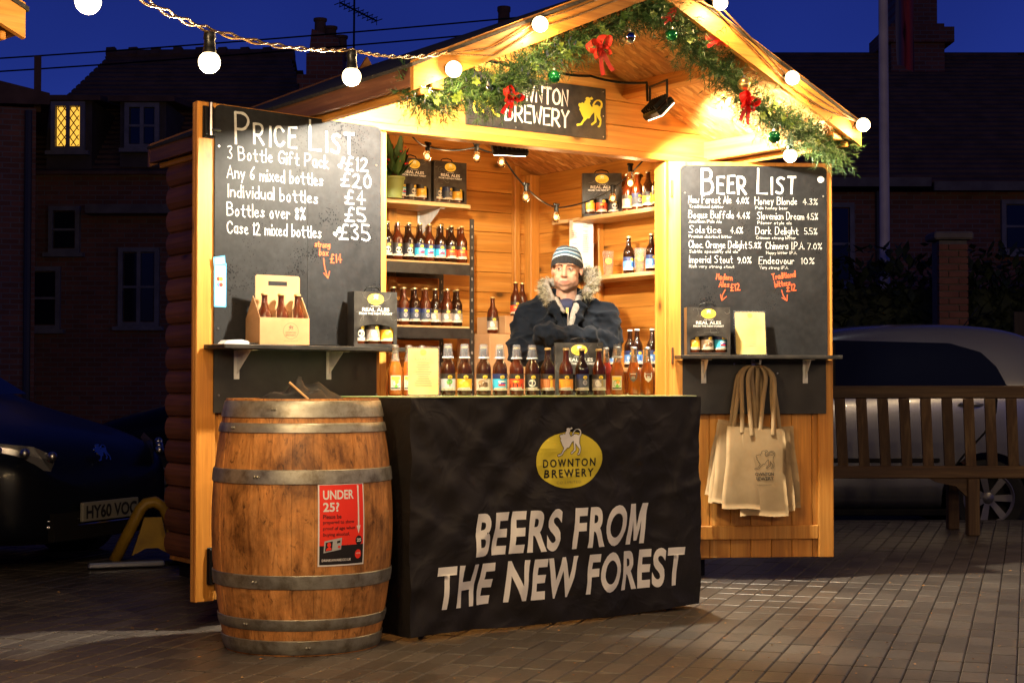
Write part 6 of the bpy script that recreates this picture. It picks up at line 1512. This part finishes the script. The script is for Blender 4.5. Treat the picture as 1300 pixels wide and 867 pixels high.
for s_ in range(34):
    i = rnd.randrange(len(gp)-1); c = gp[i]+Vector((rnd.uniform(-.04, .04), -.05, rnd.uniform(-.05, .05)))
    for k in range(6):
        a = k*1.05+s_; r_ = .026; e_ = Vector((math.cos(a)*r_, rnd.uniform(-.012, .0), math.sin(a)*r_)); n_ = Vector((-math.sin(a), 0, math.cos(a)))*.009; b2.add([c, c+e_*.5+n_, c+e_, c+e_*.5-n_], [(0, 1, 2, 3)])
b2.build('leaves', LF, gl)
b3 = MB()
for s_ in range(260):
    i = rnd.randrange(0, 60); c = gp[min(i, len(gp)-1)]+Vector((rnd.uniform(-.06, .06), rnd.uniform(-.09, -.03), rnd.uniform(-.08, .05))); d = Vector((rnd.gauss(0, .006), 0, rnd.gauss(0, .012))); b3.add([c, c+Vector((.0025, 0, 0)), c+d+Vector((.0025, 0, 0)), c+d], [(0, 1, 2, 3)])
b3.build('tinsel', mat('tinsel', (.75, .8, .85), .15, .9), gl)
def bauble(u, z, c, label, r_=.030, v=-1.0):
    t = thing('bauble', label, 'bauble', HUT, (u, v, z)); MB().sphere((0, 0, 0), r_, 24, 16).build('ball', c, t, smooth='all'); MB().lathe([(.0, r_+.010), (.006, r_+.009), (.007, r_-.002)], 10).tube([(0, 0, r_+.008), (0, .01, r_+.03), (0, .03, r_+.05)], .0012, 5).build('cap', STEEL, t, smooth=True)
BG = mat('green_bauble', (.01, .18, .05), .12, .6, coat=.5); BGO = mat('gold_bauble', (.75, .52, .22), .28, .9); BSI = mat('silver_bauble', (.8, .78, .72), .06, 1)
bauble(.305, 2.418, BG, 'green bauble hanging over the top edge of the name sign'); bauble(.735, 2.648, BSI, 'shiny silver bauble near the peak of the garland'); bauble(.99, 2.69, BG, 'dark green bauble just right of the gable peak')
bauble(1.45, 2.511, BGO, 'matt gold bauble above the large red bow', .032); bauble(1.65, 2.272, BG, 'green bauble hanging lowest on the right garland', .031); bauble(-.05, 2.46-.13, BSI, 'small silver bauble at the left end of the garland', .014)
RIB = mat('red_ribbon', (.70, .012, .012), .35, spec=.6, coat=.3); NET = mat('red_net_ribbon', (.65, .03, .02), .6, alpha=.85)
def bow(u, z, label, s_=1., m_=RIB, rot=0., v=-1.01):
    t = thing('ribbon_bow', label, 'bow', HUT, (u, v, z)); t.rotation_euler[1] = R(rot)
    for (dx, dz) in ((-1, .45), (1, .45), (-.7, -.55), (.65, -.6)):
        b = MB(); V = []
        for k in range(13):
            a = 2*math.pi*k/12; r_ = .5-.5*math.cos(a); x = dx*.055*s_*r_; z0 = dz*.05*s_*r_ + .022*s_*math.sin(a)
            for w_ in (-1, 1): V.append((x - w_*dz*.008*s_, w_*.016*s_-.010*math.sin(a*.5)*s_, z0 + w_*.006*dx))
        b.add(V, [(2*k, 2*k+2, 2*k+3, 2*k+1) for k in range(12)]); b.build('loop', m_, t, smooth='all')
    for dx in (-.35, .4):
        b = MB(); V = []
        for k in range(7):
            for w_ in (-1, 1): V.append((dx*.012*k*s_ + w_*.011*s_, -.004*math.sin(k), -.018*k*s_))
        b.add(V, [(2*k, 2*k+2, 2*k+3, 2*k+1) for k in range(6)]); b.build('tail', m_, t, smooth='all')
    MB().sphere((0, -.008, 0), .011*s_, 10, 8).build('knot', m_, t, smooth='all')
bow(.07, 2.305, 'red ribbon bow left of the name sign lettering', .85, RIB, 20); bow(.55, 2.58, 'red net bow hanging near the top left of the garland', 1.15, NET, -25); bow(.985, 2.78, 'narrow red bow at the very peak of the garland', .6, RIB, 60)
bow(1.285, 2.715, 'bright red loop bow on the right side below the peak', .85, RIB, 70); bow(1.468, 2.425, 'largest glossy red bow, under the gold bauble', 1.0, RIB, 15)

# ------------------------------------------------------------------ park bench
bn = thing('park_bench', 'weathered wooden slatted bench seen from behind in front of the silver car', 'bench', WD, (0, 11.2, 0))
MB().cbox(1.9, 4.62, -.025, .025, .962, 1.052, .008).build('top_rail', BENCHM, bn); MB().cbox(1.9, 4.62, .03, .08, .40, .488, .008).build('lower_rail', BENCHM, bn)
BENCHV = wood('old_teak_upright', 2, (.055, .028, .012), (.09, .048, .02), (.17, .11, .05), knots=False, rough=.7)
def slat(x, w_):
    b = MB(); V = [(x+dx+.035*k, -.014+.065*k+dy, .489+.4725*(1-k)) for k in (0, 1) for dx in (-w_/2, w_/2) for dy in (0, .022)]
    return b.add(V, [(0, 1, 3, 2), (4, 6, 7, 5), (0, 4, 5, 1), (2, 3, 7, 6), (0, 2, 6, 4), (1, 5, 7, 3)])
for k in range(18):
    x = 2.04+.1505*k - .04
    wide = abs(x-3.125) < .06
    slat(x, .105 if wide else .072).build('slat', BENCHV, bn)
for x in (1.93, 3.245, 4.56):
    b = MB(); b.cbox(x-.042, x+.042, .01, .09, 0, .399, .006); b.build('leg', BENCHV, bn)
    MB().cbox(x-.04, x+.04, -.50+.0, -.42, 0, .42, .006).build('leg', BENCHV, bn) if False else MB().cbox(x-.04, x+.04, .52, .60, 0, .40, .006).build('leg', BENCHV, bn)
    MB().flat([(x-.30, .398), (x-.26, .375), (x-.12, .345), (x-.043, .27), (x-.043, .398)], .03, 0, .04).build('bracket', BENCHM, bn)
for k in range(5): MB().cbox(1.93, 4.6, .11+.10*k, .19+.10*k, .405, .43, .005).build('seat_slat', BENCHM, bn)

# ------------------------------------------------------------------ cars
TYRE = mat('tyre', (.012, .012, .012), .85); RIM = mat('alloy_rim', (.24, .23, .22), .4, .7); GLASSD = mat('car_glass', (.006, .007, .009), .04, spec=.8, coat=.5)
def wheel(parent, x, y, z, side, r=.31):
    M0 = Matrix.Translation((x, y, z)) @ Matrix.Rotation(R(90*side), 4, 'X')
    w_ = MB().lathe([(r-.105, -.09), (r-.03, -.10), (r, -.07), (r, .07), (r-.03, .10), (r-.10, .095), (r-.105, .07)], 40, M=M0).build('wheel', TYRE, parent, smooth=True)
    b = MB(); b.lathe([(0, .02), (r-.13, .02), (r-.11, .04), (r-.105, .085), (r-.095, .09), (r-.09, .08)], 40, 1, M=M0)
    b2 = MB(); b2.lathe([(r-.125, .082), (r-.105, .097), (r-.092, .092), (r-.092, .07)], 40, M=M0)
    for k in range(7):
        M_ = M0 @ Matrix.Rotation(2*math.pi*k/7, 4, 'Z'); V = [M_ @ Vector(p) for p in ((.03, -.022, .075), (r-.115, -.030, .088), (r-.115, .030, .088), (.03, .022, .075), (.03, -.022, .05), (r-.115, -.03, .06), (r-.115, .03, .06), (.03, .022, .05))]
        b2.add(V, [(0, 1, 2, 3), (0, 4, 5, 1), (3, 2, 6, 7)])
    b2.lathe([(0, .09), (.03, .088), (.05, .075), (.05, .05)], 16, M=M0); b.build('rim_well', [TYRE, TYRE], w_); b2.build('rim', RIM, w_, smooth=True)
def car(name, label, p, yaw, paint, secs, wheels, glass_side, extra=None, r=.31):
    t = thing(name, label, 'car', WD, p, yaw); V = []; F = []; n = 0
    for (x, zb, zs, zt, w_, wt) in secs:
        half = [(.0, zb), (w_*.86, zb), (w_*.985, zb+.10), (w_, zb+(zs-zb)*.55), (w_*.985, zs-.06), (w_*.95, zs), (wt+.02, zs+(zt-zs)*.80), (wt*.86, zt-.02), (wt*.5, zt), (0, zt+.008)]
        ring = [(x, -a, z) for a, z in half] + [(x, a, z) for a, z in half[-2:0:-1]]; n = len(ring); V += ring
    m = len(secs)
    for i in range(m-1):
        for k in range(n): F.append((i*n+k, i*n+(k+1) % n, (i+1)*n+(k+1) % n, (i+1)*n+k))
    F.append(tuple(range(n))[::-1]); F.append(tuple(range((m-1)*n, m*n)))
    me = MB().add(V, F).mesh('body', paint); o = bpy.data.objects.new('body', me); col.objects.link(o)
    s_ = o.modifiers.new('s', 'SUBSURF'); s_.levels = 2; s_.render_levels = 2
    cut = MB()
    cuts = []
    for (wx, wz) in wheels:
        c = MB().lathe([(0, -1.2), (r+.065, -1.2), (r+.065, 1.2), (0, 1.2)], 36, M=Matrix.Translation((wx, 0, wz)) @ Matrix.Rotation(R(90), 4, 'X')); cm = c.mesh('cut', TYRE); bm = bmesh.new(); bm.from_mesh(cm); bmesh.ops.remove_doubles(bm, verts=bm.verts, dist=1e-5); bmesh.ops.recalc_face_normals(bm, faces=bm.faces); bm.to_mesh(cm); bm.free()
        co = bpy.data.objects.new('cut', cm); col.objects.link(co); cuts.append(co); q_ = o.modifiers.new('b', 'BOOLEAN'); q_.object = co; q_.operation = 'DIFFERENCE'; q_.solver = 'EXACT'
    me2 = bpy.data.meshes.new_from_object(o.evaluated_get(bpy.context.evaluated_depsgraph_get()))
    for c in cuts + [o]: bpy.data.objects.remove(c)
    me2.name = 'body'; link('body', me2, t, smooth=True)
    hw = max(s_[4] for s_ in secs)
    for (wx, wz) in wheels:
        for sd in (1, -1): wheel(t, wx, -sd*(hw-.10), wz, sd, r)
    for sd in (-1, 1):
        for pts in glass_side:
            me = MB().flat(pts, 0).mesh('window', GLASSD); bm = bmesh.new(); bm.from_mesh(me)
            for ax, nrm in ((0, (1, 0, 0)), (2, (0, 0, 1))):
                lo = min(v.co[ax] for v in bm.verts); hi = max(v.co[ax] for v in bm.verts); k = lo+.08
                while k < hi:
                    co = [0, 0, 0]; co[ax] = k; bmesh.ops.bisect_plane(bm, geom=bm.verts[:]+bm.edges[:]+bm.faces[:], plane_co=co, plane_no=nrm); k += .08
            def side_y(x, z):
                for a, c in zip(secs[:-1], secs[1:]):
                    if a[0] <= x <= c[0]:
                        f = (x-a[0])/(c[0]-a[0]); zs, zt, w_, wt = (a[q]+(c[q]-a[q])*f for q in (2, 3, 4, 5)); g = min(max((z-zs)/max(.01, (zt-zs)*.8), 0), 1.1); return w_*.95+(wt+.02-w_*.95)*g
                return 0
            for v in bm.verts: v.co.y = sd*(side_y(v.co.x, v.co.z)+.004)
            bm.to_mesh(me); bm.free(); link('window', me, t, smooth='all')
    if extra: extra(t)
    return t
SILV_P = mat('silver_paint', (.33, .33, .335), .24, .75, coat=.5); DARK_P = mat('dark_blue_paint', (.004, .005, .009), .35, 0, spec=.15, coat=.08)
secs = [(0, .30, .62, .66, .58, .5), (.06, .24, .72, .76, .74, .6), (.30, .20, .86, .92, .84, .66), (.95, .18, 1.02, 1.10, .87, .66), (1.25, .18, 1.12, 1.30, .875, .64), (1.75, .18, 1.16, 1.66, .88, .60), (2.3, .18, 1.18, 1.74, .88, .60), (3.0, .18, 1.20, 1.755, .88, .59), (3.55, .18, 1.21, 1.72, .875, .57), (3.85, .20, 1.20, 1.60, .85, .55), (4.02, .24, 1.12, 1.30, .82, .56), (4.10, .28, .95, 1.02, .78, .60), (4.14, .34, .80, .84, .60, .5)]
def ex_silver(t):
    b = MB(); b.tube([(3.02, -.885, 1.07), (3.06, -.925, 1.07), (3.16, -.925, 1.07), (3.20, -.885, 1.07)], .014, 8); b.build('door_handle', SILV_P, t, smooth='all')
    for pts in ([(3.33, 1.19), (3.31, 1.0), (3.22, .84), (3.05, .66), (2.92, .50), (2.88, .34)], [(1.98, 1.17), (1.98, .34)]):
        P_ = []
        for i in range(len(pts)-1):
            for k in range(5): f = k/5; P_.append((pts[i][0]+(pts[i+1][0]-pts[i][0])*f, -.874 if False else -.868+.0*f, pts[i][1]+(pts[i+1][1]-pts[i][1])*f))
        b = MB(); b.tube([(p[0], -.864-.010*max(0, 1-abs(p[2]-.7)/.5), p[2]) for p in P_], .009, 5); b.build('door_seam', BLACKP, t)
    MB().tube([(1.4, -.852, 1.19), (2.0, -.852, 1.195), (3.44, -.848, 1.215)], .010, 6).build('window_trim', STEEL, t)
    MB().cbox(1.97, 2.02, -.845, -.80, 1.2, 1.58, .01).build('pillar', BLACKP, t)
    MB().cbox(1.2, 2.85, -.895, -.865, .60, .635, .006).build('side_trim', BLACKP, t); MB().cbox(.95, 2.95, -.875, -.80, .17, .22, .006).build('sill', BLACKP, t)
    MB().tube([(3.3, 0, 1.74), (3.45, 0, 1.92)], .005, 6).build('aerial', BLACKM, t)
    MB().cbox(1.15, 1.30, -1.02, -.89, 1.16, 1.27, .03).build('mirror', SILV_P, t)
car('parked_car', 'silver hatchback parked behind the bench on the right', (.62, 13.83, -.17), 0, SILV_P, secs, [(.72, .31), (3.25, .31)],
    [[(1.32, 1.20), (1.95, 1.20), (1.95, 1.56), (1.75, 1.54)], [(2.02, 1.20), (3.42, 1.22), (3.36, 1.38), (3.25, 1.50), (3.0, 1.575), (2.02, 1.60)], [(3.72, 1.30), (3.92, 1.28), (3.80, 1.47), (3.70, 1.49)]], ex_silver)
secd = [(0, .26, .52, .56, .50, .42), (.05, .20, .62, .66, .68, .55), (.22, .18, .72, .78, .80, .62), (.55, .18, .80, .87, .86, .66), (1.05, .18, .90, .98, .88, .66), (1.30, .18, .95, 1.10, .88, .62), (1.95, .18, .98, 1.44, .88, .56), (2.5, .18, 1.0, 1.50, .88, .55), (3.2, .18, 1.02, 1.46, .87, .54), (3.75, .2, 1.0, 1.20, .85, .54), (4.05, .26, .92, .97, .78, .58), (4.12, .34, .7, .75, .6, .5)]
HLG = mat('headlamp_lens', (.14, .14, .15), .08, .3, coat=.8)
def ex_dark(t):
    for sd in (-1, 1):
        b = MB(); pts = [(.10, .62), (.07, .70), (.20, .76), (.62, .80), (.66, .77), (.35, .66)]
        V = [(x*.62-.045, sd*(.40+.42*min(1, x/.55)), z-.01) for x, z in pts]; b.add(V, [tuple(range(6)), tuple(range(6))[::-1]]); b.build('headlamp', HLG, t)
        for k in range(3): MB().sphere((-.01+.09*k, sd*(.50+.12*k), .695+.02*k), .028, 12, 8).build('reflector', STEEL, t, smooth='all')
    p = MB().cbox(-.034, -.012, -.26, .26, .315, .425, .004).build('number_plate', mat('plate_white', (.20, .19, .16), .5), t)
    o = ptext(t, 'HY60 VOC', -.235, .330, .47, .078, INK, bold=.03); o.data.transform(Matrix.Rotation(R(-90), 4, 'Z')); o.data.transform(Matrix.Translation((-.0365, 0, 0)))
    b = MB(); b.flat(lion(0, -.06, .12), 0, 0, .008); bd = b.build('badge', mat('chrome', (.7, .7, .72), .12, 1), t, (.04, 0, .70), (R(-35), 0, R(-90)))
    for z in (.30, .335): MB().tube([(-.012+.05*abs(y)**2*3, y, z) for y in [-.5+.1*i for i in range(11)]], .008, 6).build('grille_bar', mat('chrome'), t, smooth='all')
    MB().box(-.008, .03, -.48, .48, .22, .375).build('grille', BLACKP, t)
    b = MB(); b.add([(1.12, -.60, 1.0), (1.12, .60, 1.0), (1.93, .50, 1.44), (1.93, -.50, 1.44)], [(0, 3, 2, 1)]); b.v = [(x-.03, y, z+.035) for x, y, z in b.v]; b.build('windscreen', GLASSD, t)
sg_ = [[(1.45, 1.0), (2.45, 1.02), (2.45, 1.38), (1.95, 1.34)], [(2.52, 1.02), (3.45, 1.03), (3.3, 1.28), (2.52, 1.38)]]
car('parked_car', 'dark car at the left edge with its registration plate and badge facing the stall', (-2.36, 9.3, -.035), 157, DARK_P, secd, [(.85, .31), (3.4, .31)], sg_, ex_dark)
car('parked_car', 'dark car standing further back, between the left car and the stall wall', (-3.95, 14.8, -.17), 0, DARK_P, [(a, b_, c*1.08, d*1.14, e_, f) for a, b_, c, d, e_, f in secd], [(.85, .31), (3.4, .31)], [[(a, z*1.09) for a, z in p] for p in sg_])
# yellow parking barrier
yb = thing('parking_barrier', 'yellow A-shaped parking barrier with a pale bar at its foot, left of the stall', 'parking barrier', WD, (-2.13, 9.38, 0), 20)
YB = simple_noise('barrier_yellow', (.22, .125, .008), (.34, .20, .012), 8, .5, .2, .002)
b = MB(); b.tube([(-.20, 0, .03), (-.05, 0, .33), (-.02, 0, .36), (.03, 0, .37), (.08, 0, .34), (.11, 0, .28), (.17, 0, .03)], .035, 8); b.build('frame', YB, yb, smooth='all')
MB().flat([(-.03, .28), (.07, .28), (.12, .06), (.05, .10), (-.02, .10), (-.10, .06)], -.012, 0, .024).build('plate', YB, yb)
MB().cbox(-.36, .07, -.16, -.08, .01, .04, .008).build('foot_bar', mat('galvanised_bar', (.35, .36, .42), .3, .7), yb); MB().cbox(-.24, .20, -.05, .05, 0, .02, .004).build('base', BLACKP, yb)

# ------------------------------------------------------------------ the neighbouring stall (only a corner of its gable reaches the picture)
NB = frame(-4.03, 4.74, 45)
nb = hut.copy(); col.objects.link(nb); nb.location = NB[0]; nb.rotation_euler = (0, 0, NB[3]); nb['label'] = 'corner of a neighbouring wooden stall gable at the top left edge of the photo'
for ch in list(hut.children):
    if ch.name.split('.')[0] in ('shutter', 'screw', 'bolt', 'hinge'): continue
    c = ch.copy(); col.objects.link(c); c.parent = nb
